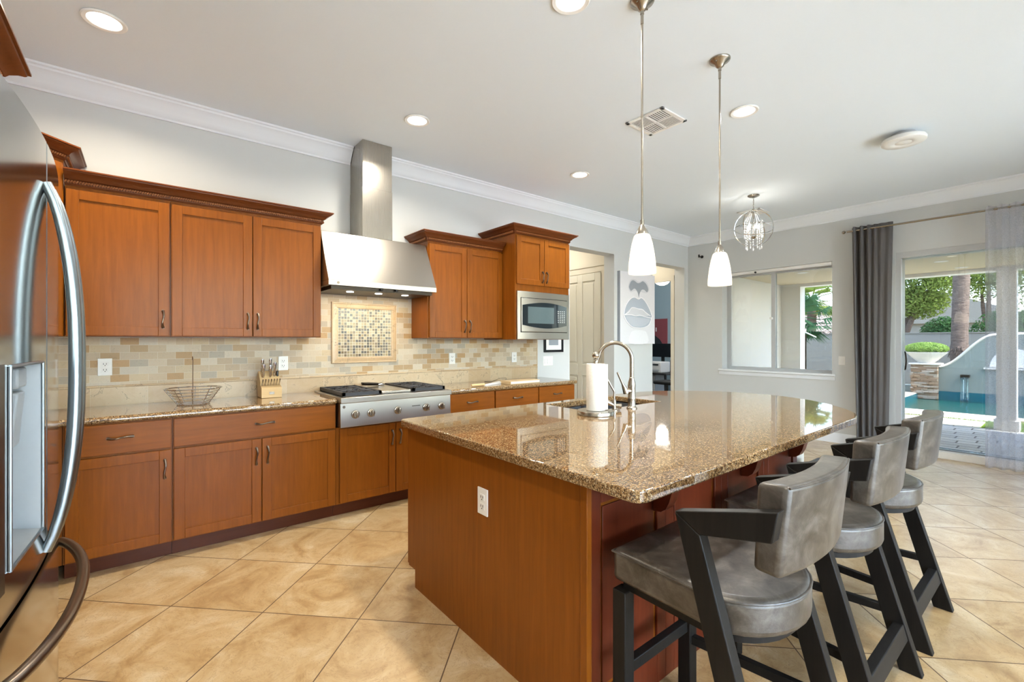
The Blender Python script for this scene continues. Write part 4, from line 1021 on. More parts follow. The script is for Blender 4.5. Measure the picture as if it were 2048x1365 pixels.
# ------------------------------------------------------------ pictures
t = thing('framed_picture', 'small black-framed print hanging half hidden under the microwave', 'picture', (4.07, 4.2, 1.24))
obj('picture_frame', MB().box(3.90, 4.235, 4.19, 4.209, 1.232, 1.262).box(3.90, 4.235, 4.19, 4.209, 1.55, 1.58).box(3.90, 3.93, 4.19, 4.209, 1.262, 1.55).box(4.205, 4.235, 4.19, 4.209, 1.262, 1.55), 'black', t, smooth=False)
obj('white_mat', MB().box(3.93, 4.205, 4.200, 4.209, 1.262, 1.55), 'white', t)
obj('photo_print', MB().box(3.985, 4.15, 4.198, 4.2, 1.32, 1.50), 'artnose', t)
# large canvas with painted lips
t = thing('lips_canvas', 'tall canvas painting of nose and lips in pale greys', 'painting', (5.79, 4.19, 1.33))
ax0, ax1, az0, az1, ay = 5.365, 6.222, 1.331, 2.395, 4.160
obj('canvas', MB().box(ax0, ax1, ay, 4.209, az0, az1), 'artbg', t)
obj('canvas_edge', MB().box(ax0-.004, ax0, ay, 4.209, az0, az1), 'artnose', t)
def ap(u, v): return (ax0+(ax1-ax0)*u, az0+(az1-az0)*v)
def poly(name, pts, mat, lift, par=t):
    mb = MB(); mb.prism([(ap(u, v)[0], ay-lift, ap(u, v)[1]) for u, v in pts], (0, .0006, 0)); return obj(name, mb, mat, par, smooth=False)
def line(name, pts, r=.007, closed=False, mat='artline'):
    return obj(name, MB().tube([(ap(u, v)[0], ay-.003, ap(u, v)[1]) for u, v in pts], r, 8, closed), mat, t)
def smoothpts(P, n=6, closed=False):
    out = []; m = len(P); rng = range(m if closed else m-1)
    for i in rng:
        p0, p1, p2, p3 = (P[(i-1) % m] if closed or i > 0 else P[0]), P[i], P[(i+1) % m], (P[(i+2) % m] if closed or i < m-2 else P[-1])
        for k in range(n):
            s = k/n; out.append(tuple(.5*((2*p1[q])+(-p0[q]+p2[q])*s+(2*p0[q]-5*p1[q]+4*p2[q]-p3[q])*s*s+(-p0[q]+3*p1[q]-3*p2[q]+p3[q])*s**3) for q in (0, 1)))
    if not closed: out.append(P[-1])
    return out
lipo = smoothpts([(.10,.42), (.14,.52), (.26,.62), (.38,.655), (.50,.635), (.60,.655), (.72,.60), (.84,.50), (.90,.42), (.90,.38), (.82,.28), (.68,.235), (.50,.225), (.32,.24), (.18,.31), (.10,.39)], 5, True)
poly('lip_shading', [(u*1.03-.02, v-.012) for u, v in lipo], 'artsh', .0008)
poly('painted_lips', lipo, 'artlip', .0016)
poly('mouth_highlight', smoothpts([(.14,.41), (.28,.49), (.34,.505), (.52,.495), (.66,.48), (.82,.41), (.62,.40), (.44,.405), (.28,.40)], 4, True), 'artsh', .0024)
line('lip_outline', lipo, .007, True)
line('lip_line', smoothpts([(.11,.40), (.22,.44), (.32,.505), (.50,.495), (.62,.49), (.72,.45), (.86,.405)]), .0065)
line('lip_line', smoothpts([(.11,.40), (.28,.405), (.42,.395), (.56,.405), (.74,.385), (.90,.375)]), .0065)
poly('nose_shade', smoothpts([(.24,.80), (.30,.875), (.38,.89), (.48,.86), (.56,.87), (.64,.895), (.74,.86), (.80,.79), (.76,.745), (.68,.775), (.60,.77), (.54,.71), (.52,.66), (.49,.72), (.44,.765), (.38,.775), (.30,.74), (.26,.76)], 4, True), 'artnose', .0016)
poly('nose_halo', smoothpts([(.22,.79), (.28,.89), (.40,.91), (.52,.88), (.66,.91), (.78,.87), (.83,.78), (.74,.73), (.58,.74), (.40,.745), (.28,.72)], 4, True), 'artsh', .0008)
poly('chin_light', smoothpts([(.26,.01), (.78,.01), (.76,.15), (.66,.19), (.40,.19), (.29,.15)], 3, True), 'artchin', .0008)
poly('lower_lip', smoothpts([(.16,.37), (.30,.385), (.50,.37), (.70,.365), (.85,.35), (.72,.27), (.50,.245), (.30,.27)], 4, True), 'artmid', .0024)
# curtain rod hardware
tag(obj('rod_bracket', MB().tube([(7.28, 3.955, 2.785), (7.18, 3.955, 2.785)], .007, 8).lathe([(0,0), (.024,0), (.024,-.008), (0,-.008)], (7.28, 3.955, 2.785), 16, 'x').tube([(7.18, 3.955, 2.765), (7.18, 3.955, 2.81)], .013, 8), 'matblack'), 'small black wall bracket left alone near the wall corner', 'bracket')
t = thing('curtain_rod', 'thin nickel curtain rod above the sliding glass door', 'curtain rod', (7.15, .4, 2.80))
obj('rod', MB().tube([(7.15, 1.90, 2.80), (7.15, -1.6, 2.80)], .0125, 12), 'nickel', t)
for y in (1.93, -1.63): obj('finial', MB().ico((7.15, y, 2.80), .022, 2), 'nickel', t)
for y in (1.66, -.35): obj('bracket', MB().tube([(7.15, y, 2.80), (7.275, y, 2.80)], .008, 8), 'nickel', t)
def drape(name, y0, y1, z0, z1, folds, amp, mat, label, X=7.15, flare=.0, seed=0, th=.002, top=.4):
    ph = seed
    def fn(u, v):   # v: 0 bottom .. 1 top
        y = y0+(y1-y0)*u; y = y+(flare*(1-v))*(1 if u > .5 else -1)*abs(u-.5)*2
        a = amp*(.55+.45*math.sin(u*5+ph))*(1 if v < .85 else 1)
        x = X+a*math.sin(2*PI*folds*u+ph+.6*math.sin(3*u*PI+ph)+.15*(1-v)*math.sin(7*u+ph))+.004*math.sin(9*v+20*u)
        return (x, y, z0+(z1-z0)*v)
    o = obj(name, MB().grid(fn, 160, 24), mat, solid=th); return tag(o, label, 'curtain')
drape('curtain', 1.85, 1.425, .012, 2.845, 6.2, .045, 'cloth', 'dark charcoal grommet curtain left of the sliding door', 7.15, .05, .8)
drape('sheer_curtain', .635, -.75, .004, 2.83, 15, .05, 'sheer', 'see-through grey voile curtain at the right edge of the photo', 7.12, .0, 2.2, 0)
# ------------------------------------------------------------ things on the back counter
bx, by = .27, 3.90
t = thing('fruit_basket', 'oval chrome wire fruit basket with a tall banana hook', 'wire basket', (bx, by, .93))
def ov(rx, ry, z, n=36): return [(bx+rx*math.cos(2*PI*k/n), by+ry*math.sin(2*PI*k/n), z) for k in range(n)]
for k in range(6):
    s = k/5; obj('wire_hoop', MB().tube(ov(.095+.075*s, .075+.055*s, .935+.108*s), .0022 if k not in (0, 5) else .0032, 6, closed=True), 'chrome', t)
wr = MB()
for k in range(10):
    a = 2*PI*k/10+.2; wr.tube([(bx+.095*math.cos(a), by+.075*math.sin(a), .935), (bx+.17*math.cos(a), by+.13*math.sin(a), 1.043)], .0022, 6)
for k in range(5): wr.tube([(bx-.08, by-.05+.025*k, .935), (bx+.08, by-.05+.025*k, .935)], .0018, 5)
obj('upright_wires', wr, 'chrome', t)
obj('banana_hook', MB().tube([(bx, by+.07, .94), (bx, by+.072, 1.20), (bx, by+.06, 1.255), (bx-.004, by+.035, 1.262), (bx-.006, by+.02, 1.24)], .003, 8), 'chrome', t)
# knife block
kx, ky = .775, 4.03
t = thing('knife_block', 'light wood knife block holding steel-handled knives', 'knife block', (kx, ky, .93))
pr = [(ky+.075, .931), (ky-.085, .931), (ky-.085, 1.010), (ky-.035, 1.025), (ky-.025, 1.06), (ky+.05, 1.135), (ky+.10, 1.09)]
obj('wood_block', MB().prism([(kx-.072, y, z) for y, z in pr], (.144, 0, 0)), 'blond', t, bevel=.003)
obj('maker_plate', MB().box(kx-.017, kx+.017, ky-.087, ky-.085, .958, .978), 'pewter', t)
def knife(par, x, y, z, dirv, L, r, label):
    d = V(dirv).normalized(); p = V((x, y, z)); mb = MB().tube([p, p+d*L*.15, p+d*L*.5, p+d*L*.9, p+d*L], [r*.7, r, r*.85, r*1.15, r*.8], 10, flat_=.7)
    o = obj('kitchen_knife', mb, 'chrome'); 
    tag(o, label, 'knife', 'knives in the wooden block')
kd = (0, -.55, .83)
for k in range(7):
    knife(t, kx-.060+k*.020, ky-.045, 1.025, (.0, -.30, .5), .058, .0072, 'steel steak knife handle in the lower row of the knife block')
for (x, y, z, L, lb) in ((kx-.045, ky+.0, 1.085, .11, 'steel knife handle at the lower left of the knife block top'), (kx-.048, ky+.035, 1.12, .115, 'steel knife handle behind it at the upper left of the block'), (kx+.005, ky+.0, 1.085, .10, 'short steel knife handle in the middle front of the block top'), (kx+.008, ky+.035, 1.12, .12, 'tallest steel knife handle rising from the middle of the block'), (kx+.035, ky+.005, 1.09, .12, 'steel knife handle right of the middle of the block')):
    knife(t, x, y, z, (.0, -.25, .9), L, .0105, lb)
tag(obj('kitchen_scissors', MB().box(kx+.050, kx+.066, ky+.0, ky+.02, 1.09, 1.135), 'black', bevel=.004), 'black handle stub in the right corner of the knife block', 'scissors')
# cutting board, knife and book on the right counter
t = thing('rolling_pin', 'short wooden-handled white board lying on the counter right of the cooktop', 'cutting board', (2.78, 3.76, .93))
obj('white_blade', MB().hexa([(2.62, 3.66, .931), (2.95, 3.80, .931), (2.93, 3.86, .931), (2.60, 3.71, .931), (2.62, 3.66, .936), (2.95, 3.80, .950), (2.93, 3.86, .950), (2.60, 3.71, .936)]), 'white', t, bevel=.001)
obj('wooden_handle', MB().tube([(2.46, 3.675, .944), (2.50, 3.678, .944), (2.62, 3.688, .944)], [.010, .013, .012], 10), 'blond', t)
t.name = 'cutting_board'
t = thing('notebook', 'beige notebook lying on the counter below the small picture', 'book', (3.10, 3.70, .93))
obj('book_pages', MB().box(2.91, 3.30, 3.625, 3.79, .936, .957), 'paper', t)
obj('book_cover', MB().box(2.90, 3.305, 3.62, 3.795, .931, .936).box(2.90, 3.305, 3.62, 3.795, .957, .962).box(2.90, 2.906, 3.62, 3.795, .936, .957), 'bookc', t, bevel=.0015)
tag(obj('charging_cable', MB().tube([(2.88, 4.05, .933), (2.93, 3.98, .935), (3.0, 3.93, .97), (3.06, 3.90, .972), (3.02, 3.84, .965), (2.98, 3.81, .966)], .0022, 6), 'matblack'), 'thin dark cable curling behind the beige notebook', 'cable')
# ------------------------------------------------------------ office seen through the doorway
t = thing('ceiling_fan', 'white ceiling fan with glowing glass bowl in the room beyond', 'ceiling fan', (8.62, 5.58, ZC))
obj('down_rod', MB().tube([(8.62, 5.58, ZC-.0), (8.62, 5.58, 2.75)], .015, 10), 'white', t)
obj('motor', MB().lathe([(0,2.80), (.11,2.80), (.13,2.76), (.13,2.72), (.10,2.69), (0,2.69)], (8.62, 5.58, 0), 28), 'white', t)
obj('light_bowl', MB().lathe([(0,2.56), (.05,2.563), (.11,2.59), (.15,2.63), (.165,2.68), (0,2.69)], (8.62, 5.58, 0), 28), emit('lit_fan_bowl', (1, .93, .8), 2.2), t)
for k in range(5):
    a = 2*PI*k/5+.35; ca, sa = math.cos(a), math.sin(a); q = lambda r, w_, z: (8.62+ca*r-sa*w_, 5.58+sa*r+ca*w_, z)
    obj('fan_blade', MB().hexa([q(.13,-.05,2.735), q(.13,.05,2.745), q(.62,.07,2.748), q(.62,-.07,2.732), q(.13,-.05,2.742), q(.13,.05,2.752), q(.62,.07,2.755), q(.62,-.07,2.739)]), 'white', t)
ld = bpy.data.lights.new('fan_light', 'POINT'); ld.energy = 110; ld.color = (1, .95, .88); ld.shadow_soft_size = .12
lo = bpy.data.objects.new('fan_light', ld); C.objects.link(lo); lo.parent = t; lo.location = (0, 0, 2.50-ZC)
t = thing('red_canvas', 'dusty red canvas with a dark seated figure on the office wall', 'painting', (11.19, 7.5, 1.3))
obj('canvas', MB().box(11.165, 11.199, 7.08, 7.95, 1.22, 1.99), 'redcan', t)
fg = [(7.20,1.225), (7.86,1.225), (7.80,1.42), (7.70,1.55), (7.72,1.66), (7.66,1.76), (7.56,1.77), (7.49,1.70), (7.50,1.60), (7.44,1.52), (7.30,1.42), (7.22,1.30)]
obj('dark_figure', MB().prism([(11.163, y, z) for y, z in fg], (.002, 0, 0)), 'darkfig', t, smooth=False)
obj('pale_marks', MB().box(11.160, 11.163, 7.60, 7.66, 1.55, 1.64).box(11.160, 11.163, 7.40, 7.43, 1.64, 1.75), 'artline', t)
t = thing('office_desk', 'dark-legged office desk under the black monitor', 'desk', (9.9, 6.6, 0))
obj('desk_top', MB().box(9.35, 10.45, 5.95, 7.2, .58, .615), 'matblack', t)
for x in (9.40, 10.38):
    for y in (5.99, 7.12): obj('leg', MB().box(x, x+.04, y, y+.04, 0, .58), 'matblack', t)
t = thing('computer_monitor', 'black computer monitor standing on the office desk', 'monitor', (10.1, 6.5, .615))
obj('screen_panel', MB().box(10.05, 10.09, 6.16, 6.86, .975, 1.31), 'screen', t, bevel=.004)
obj('monitor_stand', MB().box(10.08, 10.11, 6.47, 6.55, .62, 1.05).box(10.0, 10.2, 6.38, 6.64, .616, .63), 'black', t)
t = thing('printer', 'white printer on the office desk below the monitor', 'printer', (9.62, 6.4, .615))
obj('printer_body', MB().box(9.42, 9.82, 6.14, 6.62, .616, .88), 'greypl', t, bevel=.02)
obj('paper_slot', MB().box(9.412, 9.42, 6.2, 6.56, .80, .83), 'black', t)
obj('paper_tray', MB().box(9.405, 9.42, 6.18, 6.58, .66, .70), 'greypl2', t)
t = thing('file_drawer_unit', 'small grey drawer unit under the office desk', 'drawer unit', (9.7, 6.5, 0))
obj('unit_body', MB().box(9.45, 9.85, 6.3, 6.7, .02, .56), 'greypl2', t)
for k in range(3): obj('drawer_front', MB().box(9.435, 9.449, 6.31, 6.69, .04+k*.175, .20+k*.175), 'greypl', t, bevel=.003)
t = thing('office_chair', 'black office chair by the desk in the far room', 'chair', (9.0, 5.70, 0))
obj('chair_seat', MB().box(8.78, 9.22, 5.48, 5.92, .42, .50), 'matblack', t, bevel=.03, seg=3)
obj('chair_back', MB().box(8.78, 9.22, 5.44, 5.50, .55, .98), 'matblack', t, bevel=.025, seg=3)
obj('back_bar', MB().box(8.97, 9.03, 5.47, 5.52, .42, .6), 'matblack', t)
obj('gas_column', MB().tube([(9.0, 5.70, .1), (9.0, 5.70, .42)], .025, 10), 'black', t)
for k in range(5):
    a = 2*PI*k/5; obj('chair_leg', MB().tube([(9.0, 5.70, .10), (9.0+.26*math.cos(a), 5.70+.26*math.sin(a), .05)], .018, 8).ico((9.0+.26*math.cos(a), 5.70+.26*math.sin(a), .03), .03, 1), 'black', t)
# ------------------------------------------------------------ outside: patio
GZ = -.05
tag(obj('ground', MB().box(7.53, 12.35, -14, 3.98, -.5, GZ-.04).box(7.53, 12.35, 4.1, 5.0, -.5, GZ-.04).box(11.4, 60, 9.2, 45, -.5, GZ-.04).box(12.35, 60, 3.2, 9.2, -.5, GZ-.04).box(17.3, 60, -30, 3.2, -.5, GZ-.04).box(12.35, 17.3, -30, -9, -.5, GZ-.04).box(-25, 7.53, -30, -2.5, -.5, GZ-.04), 'ground', smooth=False), 'dry gravel yard around the pool', 'ground')['kind'] = 'structure'
struct('roof_sun_blocker', MB().box(-6, 7.53, -4.7, -2.5, 2.95, 3.1), 'stucco')  # unseen overhang, added to keep sun and high sky off the windows
struct('wall_sky_blocker', MB().box(-12, 7.53, -9.2, -9.0, GZ-.04, 1.9), 'stucco')  # unseen wall, added to block low sky from the windows
struct('floor_bounce', MB().box(-6, 7.53, -9, -2.5, GZ-.04, GZ+.005), 'bouncefloor')  # unseen pale ground, added to bounce sunlight up to the ceiling
struct('floor_patio', MB().box(7.53, 10.62, -8, 3.98, GZ-.04, GZ+.005), 'paver')
struct('wall_patio_outer', MB().box(10.6, 10.86, 3.62, 4.1, GZ-.04, 3.1), 'stucco')
struct('trim_4', MB().box(10.6, 10.86, -8, 3.62, 2.50, 3.1), 'stucco')
struct('ceiling_patio', MB().box(7.53, 10.6, -8, 3.98, 2.56, 2.62), 'tan')
struct('roof_patio', MB().box(7.53, 11.1, -8.2, 4.1, 3.1, 3.2), 'stucco')
tag(obj('patio_column', MB().box(10.6, 10.86, .60, .82, GZ, 2.50).box(10.57, 10.89, .57, .85, GZ, .12), 'stucco', bevel=.005), 'square white patio column seen through the sheer curtain', 'column')
for k, (x, y) in enumerate(((9.24, 1.28), (10.25, 1.18), (8.9, 3.0))):  # third one is added, unseen, to brighten the patio wall
    t = thing('recessed_light', ('near recessed light in the tan patio ceiling', 'far recessed light in the tan patio ceiling', 'added fill light in the patio ceiling outside the left window')[k], 'ceiling light', (x, y, 2.56))
    obj('trim_ring', MB().lathe([(.06,-.004), (.08,-.004), (.08,-.001), (.06,-.001)], (x, y, 2.56), 24), 'white', t)
    ld = bpy.data.lights.new('patio_lamp', 'AREA'); ld.shape = 'DISK'; ld.size = .12; ld.energy = (9, 9, 20)[k]; ld.color = (1, .94, .86)
    lo = bpy.data.objects.new('patio_lamp', ld); C.objects.link(lo); lo.parent = t; lo.location = (0, 0, -.02)
    obj('lamp_lens', MB().lathe([(0,-.004), (.06,-.004), (.06,-.001), (0,-.001)], (x, y, 2.56), 24), emit('patio_lens', (1, .95, .85), 2.0), t)
# deck strips with grass joints
tag(obj('lawn', MB().box(10.88, 12.0, -8, 3.98, GZ-.04, GZ-.012).box(10.63, 10.88, -8, 3.6, GZ-.04, GZ-.012), 'grass'), 'short green lawn between the deck slabs', 'lawn')
gb = MB(); rg = random.Random(3)
for k in range(5200):
    x, y = rg.uniform(10.64, 11.56), rg.uniform(-.8, 1.0)
    if rg.random() < .25: x, y = rg.uniform(11.50, 11.60), rg.uniform(-.5, 2.8)
    a = rg.uniform(0, PI); h = rg.uniform(.02, .05); dx, dy = .006*math.cos(a), .006*math.sin(a)
    v_ = [gb.b.verts.new(p) for p in ((x-dx, y-dy, GZ-.012), (x+dx, y+dy, GZ-.012), (x+rg.uniform(-.02,.02), y+rg.uniform(-.02,.02), GZ+h-.012))]; gb.b.faces.new(v_)
tag(obj('grass_blades', gb, 'grass', smooth=False), 'upright grass blades growing between the deck slabs', 'grass', kind='stuff')
for k in range(5):
    y0 = 1.02+k*.6
    tag(obj('deck_slab', MB().box(10.68, 11.50, y0, y0+.585, GZ-.03, GZ+.005), 'slab', bevel=.006), 'pale sandstone slab in the row next to the patio pavers', 'paving slab', 'inner row of deck slabs')
    tag(obj('deck_slab', MB().box(11.60, 12.02, y0-.2, y0+.385, GZ-.03, GZ+.005), 'slab', bevel=.006), 'pale sandstone slab in the row beside the pool coping', 'paving slab', 'outer row of deck slabs')
tag(obj('pool_coping', MB().box(12.02, 12.45, -8, 3.1, GZ-.04, GZ+.015).box(12.45, 16.6, 2.76, 3.1, GZ-.04, GZ+.015), 'slab', bevel=.01), 'pale stone coping around the edge of the pool', 'pool edge')
pl = thing('swimming_pool', 'teal swimming pool with dark waterline tiles', 'swimming pool', (14.5, 0, -.2))
obj('water_surface', MB().box(12.47, 16.58, -7.9, 2.74, -.6, -.19), 'water', pl)
obj('waterline_tiles', MB().box(12.45, 12.47, -8, 2.76, -.6, GZ-.001).box(12.47, 16.6, 2.74, 2.76, -.6, GZ-.001).box(16.58, 16.60, -8, 2.74, -.6, .035), 'tealtile', pl)
# raised water feature wall with an S curve
def wave(y):
    if y > 2.34: return .66
    if y > 1.30:
        s = (2.34-y)/1.04; s = s*s*(3-2*s); return .66+.84*s
    if y > -.2: return 1.50+.02*math.sin((1.3-y)/1.5*PI)
    if y > -1.24: s = (-.2-y)/1.04; s = s*s*(3-2*s); return 1.5-.84*s
    return .66
ys = [2.42-k*.06 for k in range(64)]
t = thing('fountain_wall', 'pale stucco pool wall with an S-curved top and a small waterfall', 'garden wall', (16.8, .5, 0))
obj('stucco_wall', MB().prism([(16.6, ys[0], -.3)]+[(16.6, y, wave(y)) for y in ys]+[(16.6, ys[-1], -.3)], (.3, 0, 0)), 'poolwall', t)
cap = MB(); cap.tube([(16.75, y, wave(y)+.02) for y in ys], .05, 8, flat_=3.6); obj('wall_cap', cap, 'concrete', t)
nz = [(1.47+.0, .675)]; 
nic = [(.98+.42*math.cos(a), .72+.46*math.sin(a)) for a in [PI*k/14 for k in range(15)]]
obj('arched_niche', MB().prism([(16.585, y, z) for y, z in nic], (.014, 0, 0)), 'stucco', t); obj('niche_ledge', MB().box(16.52, 16.6, .50, 1.50, .66, .70), 'concrete', t)
obj('water_spout', MB().box(16.42, 16.62, 1.745, 1.915, .44, .50), 'pewter2', t)
tag(obj('waterfall', MB().grid(lambda u, v: (16.43-.05*(1-v)**1.5-.012*math.sin(u*14), 1.755+.15*u, -.19+.64*v), 10, 8), 'fall', solid=.01), 'thin sheet of water falling from the wall spout into the pool', 'waterfall')
# pedestal, bowl and plant
t = thing('stone_pedestal', 'square stacked ledgestone pedestal at the pool corner', 'pedestal', (16.75, 2.61, 0))
obj('stone_stack', MB().box(16.40, 16.59, 2.345, 2.885, -.18, .735).box(16.59, 16.95, 2.43, 2.885, -.04, .735), 'ledge', t)
rs = random.Random(5); sb = MB()
for r in range(18):
    y = 2.335; z = -.12+r*.047
    while y < 2.88:
        L = rs.uniform(.08, .22); y2 = min(y+L, 2.895)
        if rs.random() < .6: sb.box(16.40-rs.uniform(.008, .035), 16.41, y+.003, y2-.003, z, z+.042)
        y = y2
obj('raised_stones', sb, 'ledge', t, smooth=False)
obj('cap_stone', MB().box(16.36, 16.99, 2.30, 2.93, .735, .775), 'concrete', t, bevel=.008)
t = thing('planter_bowl', 'wide round cast stone planter bowl on the pedestal', 'planter', (16.68, 2.61, .775))
bb = MB(); b = bb.b; n = 32; rings = []
for r, z in ((.0,.776), (.17,.776), (.18,.80), (.26,.88), (.35,.98), (.42,1.05), (.43,1.07), (.40,1.075), (.38,1.04), (0,1.03)):
    rings.append([b.verts.new((16.68+r*(1+.02*(k % 4 == 0))*math.cos(2*PI*k/n), 2.61+r*(1+.02*(k % 4 == 0))*math.sin(2*PI*k/n), z)) for k in range(n)] if r else [b.verts.new((16.68, 2.61, z))])
for i in range(len(rings)-1):
    A, B = rings[i], rings[i+1]
    for k in range(n):
        if len(A) == 1: b.faces.new((A[0], B[(k+1) % n], B[k]))
        elif len(B) == 1: b.faces.new((A[k], A[(k+1) % n], B[0]))
        else: b.faces.new((A[k], A[(k+1) % n], B[(k+1) % n], B[k]))
obj('stone_bowl', bb, 'concrete', t)
def leaves(n, blobs, size, seed, shell=.35, asp=.5):
    rg = random.Random(seed); mb = MB(); b = mb.b; tot = sum(w_ for *_, w_ in blobs)
    for (c, r, w_) in blobs:
        for k in range(int(n*w_/tot)):
            d = V((rg.gauss(0,1), rg.gauss(0,1), rg.gauss(0,1))).normalized()
            q = 1-shell*rg.random()**1.3; p = V((c[0]+d.x*r[0]*q, c[1]+d.y*r[1]*q, c[2]+d.z*r[2]*q))
            a = V((rg.gauss(0,1), rg.gauss(0,1), rg.gauss(0,1))).normalized(); s = size*rg.uniform(.6, 1.3)
            nn = (d+a*.9).normalized(); u = nn.orthogonal().normalized(); ang = rg.uniform(0, 2*PI)
            u = (Matrix.Rotation(ang, 3, nn) @ u); w2 = nn.cross(u)
            b.faces.new([b.verts.new(x) for x in (p-u*s, p-w2*s*asp+nn*s*.15, p+u*s, p+w2*s*asp+nn*s*.15)])
    return mb
t = thing('bowl_plant', 'low dome of green succulent leaves filling the stone bowl', 'plant', (16.68, 2.61, 1.05))
obj('foliage', leaves(5200, [((16.68, 2.61, 1.17), (.46, .46, .17), 1)], .022, 11, .2), 'leafc', t, smooth=False)
obj('inner_foliage', MB().ico((16.68, 2.61, 1.12), .38, 3, (1, 1, .42)), 'leafb', t)
struct('wall_bench', MB().box(16.6, 17.2, 2.885, 6.0, -.3, .13), 'poolwall')
w = MB().box(19.0, 19.2, -12, 16, -.3, 1.61).box(18.97, 19.23, -12, 16, 1.61, 1.64)
struct('wall_fence', w, 'fence')
# trees
def palm_trunk(mb, x, y, h, r, flare=1.35, lean=0):
    pts, rad = [], []
    n = int(h/.16)
    for k in range(n+1):
        z = -.3+h*k/n; q = math.exp(-(z+.3)/.5); pts.append((x+lean*z, y+.02*math.sin(z*1.3), z)); rad.append(r*(1+(flare-1)*q)*(1+.035*(k % 2))*(1.12 if .95 < z < 1.25 else 1))
    return mb.tube(pts, rad, 20)
def frond_mb(x, y, z, R, n, seed, droop=.7, fans=True):
    rg = random.Random(seed); mb = MB(); b = mb.b
    for k in range(n):
        a = 2*PI*k/n+rg.uniform(-.2, .2); el = rg.uniform(-.5, 1.2); d = V((math.cos(a)*math.cos(el), math.sin(a)*math.cos(el), math.sin(el)))
        c = V((x, y, z)); tip = c+d*R*.55+V((0, 0, -droop*.12*R))
        mb.tube([c, c+d*R*.3, tip], .012*R, 5)
        sd = d.cross(V((0,0,1))).normalized(); up = sd.cross(d)
        for j in range(22):   # fan of blades
            t_ = (j/21-.5)*2.5; q = (d*math.cos(t_)+sd*math.sin(t_)).normalized(); L = R*rg.uniform(.42, .55)
            w2 = up*.0+ q.cross(up).normalized()*.022*R
            e = tip+q*L+V((0, 0, -droop*L*.35*(.4+abs(t_)/1.3)))
            m_ = tip+q*L*.55
            b.faces.new([b.verts.new(p) for p in (tip-w2*.3, m_-w2, e, m_+w2)])
    return mb
t = thing('palm_tree', 'thick brown palm trunk rising behind the curved pool wall', 'palm tree', (18.1, 2.12, -.3))
obj('trunk', palm_trunk(MB(), 18.1, 2.10, 9.5, .178, 1.6), 'bark', t)
br_ = MB(); rb = random.Random(9)
for k in range(60):
    a = rb.uniform(0, 2*PI); z = rb.uniform(.98, 1.22); r0 = .19
    br_.tube([(18.1+r0*math.cos(a), 2.10+r0*math.sin(a), z), (18.1+(r0+.05)*math.cos(a), 2.10+(r0+.05)*math.sin(a), z+rb.uniform(-.08, .02)), (18.1+(r0+.07)*math.cos(a), 2.10+(r0+.07)*math.sin(a), z-.10)], [.018, .014, .005], 5)
obj('bark_skirt', br_, 'bark', t)
obj('fronds', frond_mb(18.1, 2.1, 9.2, 2.0, 26, 2), 'frond', t, smooth=False)
def tree(x, y, h, blobs, n, size, mat, label, seed, r=.10, forks=True, name='shade_tree'):
    t = thing(name, label, 'tree', (x, y, GZ))
    mb = MB().tube([(x, y, -.3), (x+.02, y+.03, h*.45), (x+.05, y+.1, h*.62)], [r*1.4, r, r*.8], 10)
    for k, (c, rr, w_) in enumerate(blobs):
        mb.tube([(x, y, h*.32+.05*k), ((x+c[0])/2, (y+c[1])/2+.05, (h*.45+c[2])/2), c], [r*.8, r*.55, r*.2], 8)
    obj('trunk', mb, 'bark', t)
    obj('foliage', leaves(n, blobs, size, seed, .75), mat, t, smooth=False)
    return t
tree(21.5, 4.05, 3.4, [((21.5, 4.5, 3.2), (1.1, 1.0, .75), 3), ((21.6, 3.6, 2.75), (.9, .85, .62), 3), ((21.3, 3.1, 3.5), (.9, .8, .7), 2), ((21.4, 3.9, 4.3), (1.3, 1.2, .8), 2)], 15000, .055, 'leafa', 'leafy olive green tree with forked trunk behind the grey wall', 21, .13)
tree(23.5, 2.0, 3.6, [((23.5, 2.2, 3.6), (1.0, .95, .8), 2), ((23.3, 1.3, 3.9), (1.0, .8, .9), 2), ((23.5, .5, 2.9), (.9, .9, .7), 1), ((23.4, 1.9, 4.8), (1.2, 1.2, .7), 2)], 9000, .055, 'leafa', 'sparser green tree showing right of the palm trunk', 22, .1)
for (x, y, rx, rz, zc_, lb, sd_) in ((20.4, 2.75, .62, .62, 1.55, 'dark rounded shrub left of the palm trunk above the grey wall', 31), (20.9, 1.35, .85, .8, 1.6, 'dense green shrub right of the palm trunk above the grey wall', 32), (20.4, -.5, .9, .8, 1.5, 'dense green shrub at the far right behind the sheer curtain', 33)):
    t = thing('garden_shrub', lb, 'shrub', (x, y, GZ)); 
    obj('stem', MB().tube([(x, y, -.3), (x, y, zc_)], [.06, .03], 8), 'bark', t)
    obj('foliage', leaves(4200, [((x, y, zc_), (rx, rx, rz), 1)], .05, sd_, .5), 'leafb', t, smooth=False)
t = thing('neighbour_house', 'low neighbouring house gable beyond the garden wall', 'house', (30, 5, 0))
obj('house_wall', MB().box(29, 36, 1.0, 7.2, -.3, 2.35), 'fence', t)
obj('gable_roof', MB().prism([(28.8, .6, 2.2), (28.8, 7.6, 2.2), (28.8, 4.0, 3.7)], (8, 0, 0)), 'fence', t, smooth=False)
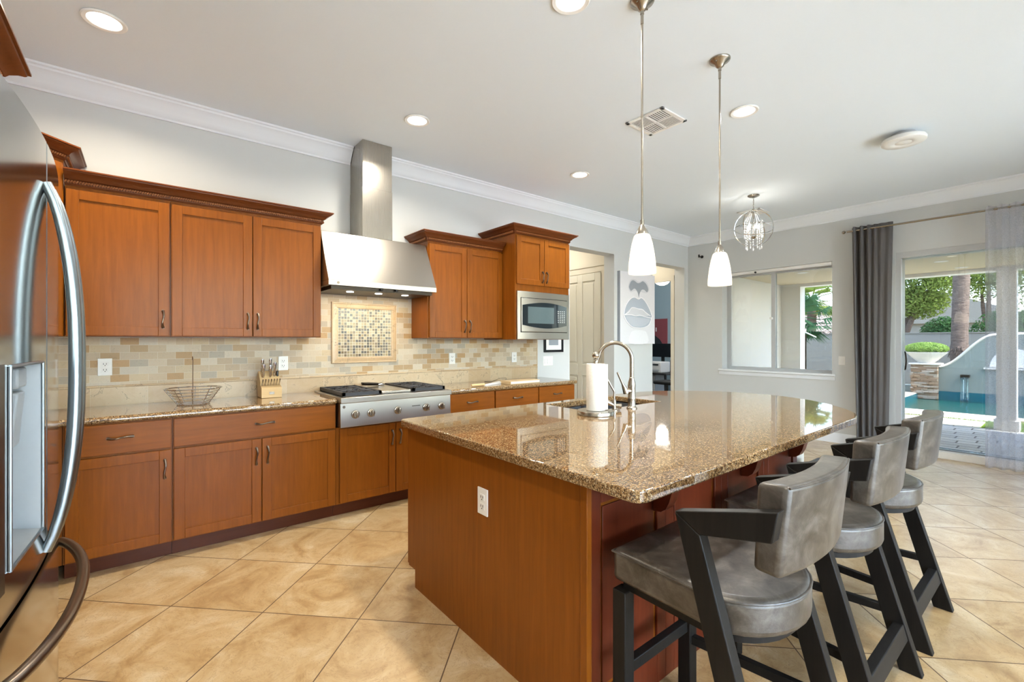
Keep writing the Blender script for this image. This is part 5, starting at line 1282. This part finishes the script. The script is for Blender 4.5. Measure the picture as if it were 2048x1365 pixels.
# what the left window shows
t = thing('fan_palm', 'small fan palm with drooping fronds beside the white patio wall', 'palm tree', (16.6, 5.85, GZ))
obj('trunk', palm_trunk(MB(), 16.6, 5.85, 2.2, .14), 'bark', t)
obj('fronds', frond_mb(16.6, 5.85, 2.05, 1.35, 20, 4, 1.0), 'frond', t, smooth=False)
t = thing('fan_palm', 'taller fan palm farther back against the pale sky', 'palm tree', (21, 6.75, GZ))
obj('trunk', palm_trunk(MB(), 21, 6.75, 3.2, .16), 'bark', t)
obj('fronds', frond_mb(21, 6.75, 3.0, 1.35, 26, 6, .6), 'leafa', t, smooth=False)
t = thing('tiled_roof_house', 'house with a ribbed clay tile roof behind the garden wall', 'house', (28, 7, 0))
obj('house_wall', MB().box(27, 34, 7.6, 13, -.3, 1.7), 'fence', t)
obj('tile_roof', MB().hexa([(25.4, 7.3, 1.62), (34, 7.3, 2.6), (34, 13.4, 2.6), (25.4, 13.4, 1.62), (25.4, 7.3, 1.72), (34, 7.3, 3.2), (34, 13.4, 3.2), (25.4, 13.4, 1.72)]), 'rooftile', t, smooth=False)
rb_ = MB()
for k in range(22): rb_.tube([(25.35, 7.35+k*.28, 1.74), (33.9, 7.35+k*.28, 3.22)], .07, 6)
obj('tile_ridges', rb_, 'rooftile', t)
t = thing('patio_umbrella_stand', 'slim dark pole with a slanted arm beside the patio wall', 'pole', (12.1, 4.02, GZ))
obj('pole', MB().tube([(12.1, 4.02, GZ), (12.1, 4.02, 1.52)], .022, 10), 'pewter2', t)
obj('slanted_arm', MB().tube([(12.1, 4.10, 1.62), (12.1, 3.80, 1.46)], .014, 8), 'white', t)
obj('pole_base', MB().lathe([(0,0), (.22,0), (.22,.05), (.04,.08), (0,.08)], (12.1, 4.02, GZ-.04), 24), 'pewter2', t)
def cov(u, v):
    x = 12.6+1.4*u; y = 3.3+1.7*v; h = .34+.34*math.sin(PI*v)**.8*(.6+.4*math.sin(PI*u))+.05*math.sin(9*v+4*u); e = min(u, 1-u, v, 1-v)*9
    return (x, y, GZ-.03+max(0, h)*min(1, e))
tag(obj('covered_lounger', MB().grid(cov, 30, 40), 'cushion', solid=.01), 'pale cloth-covered garden lounger outside the left window', 'lounger')
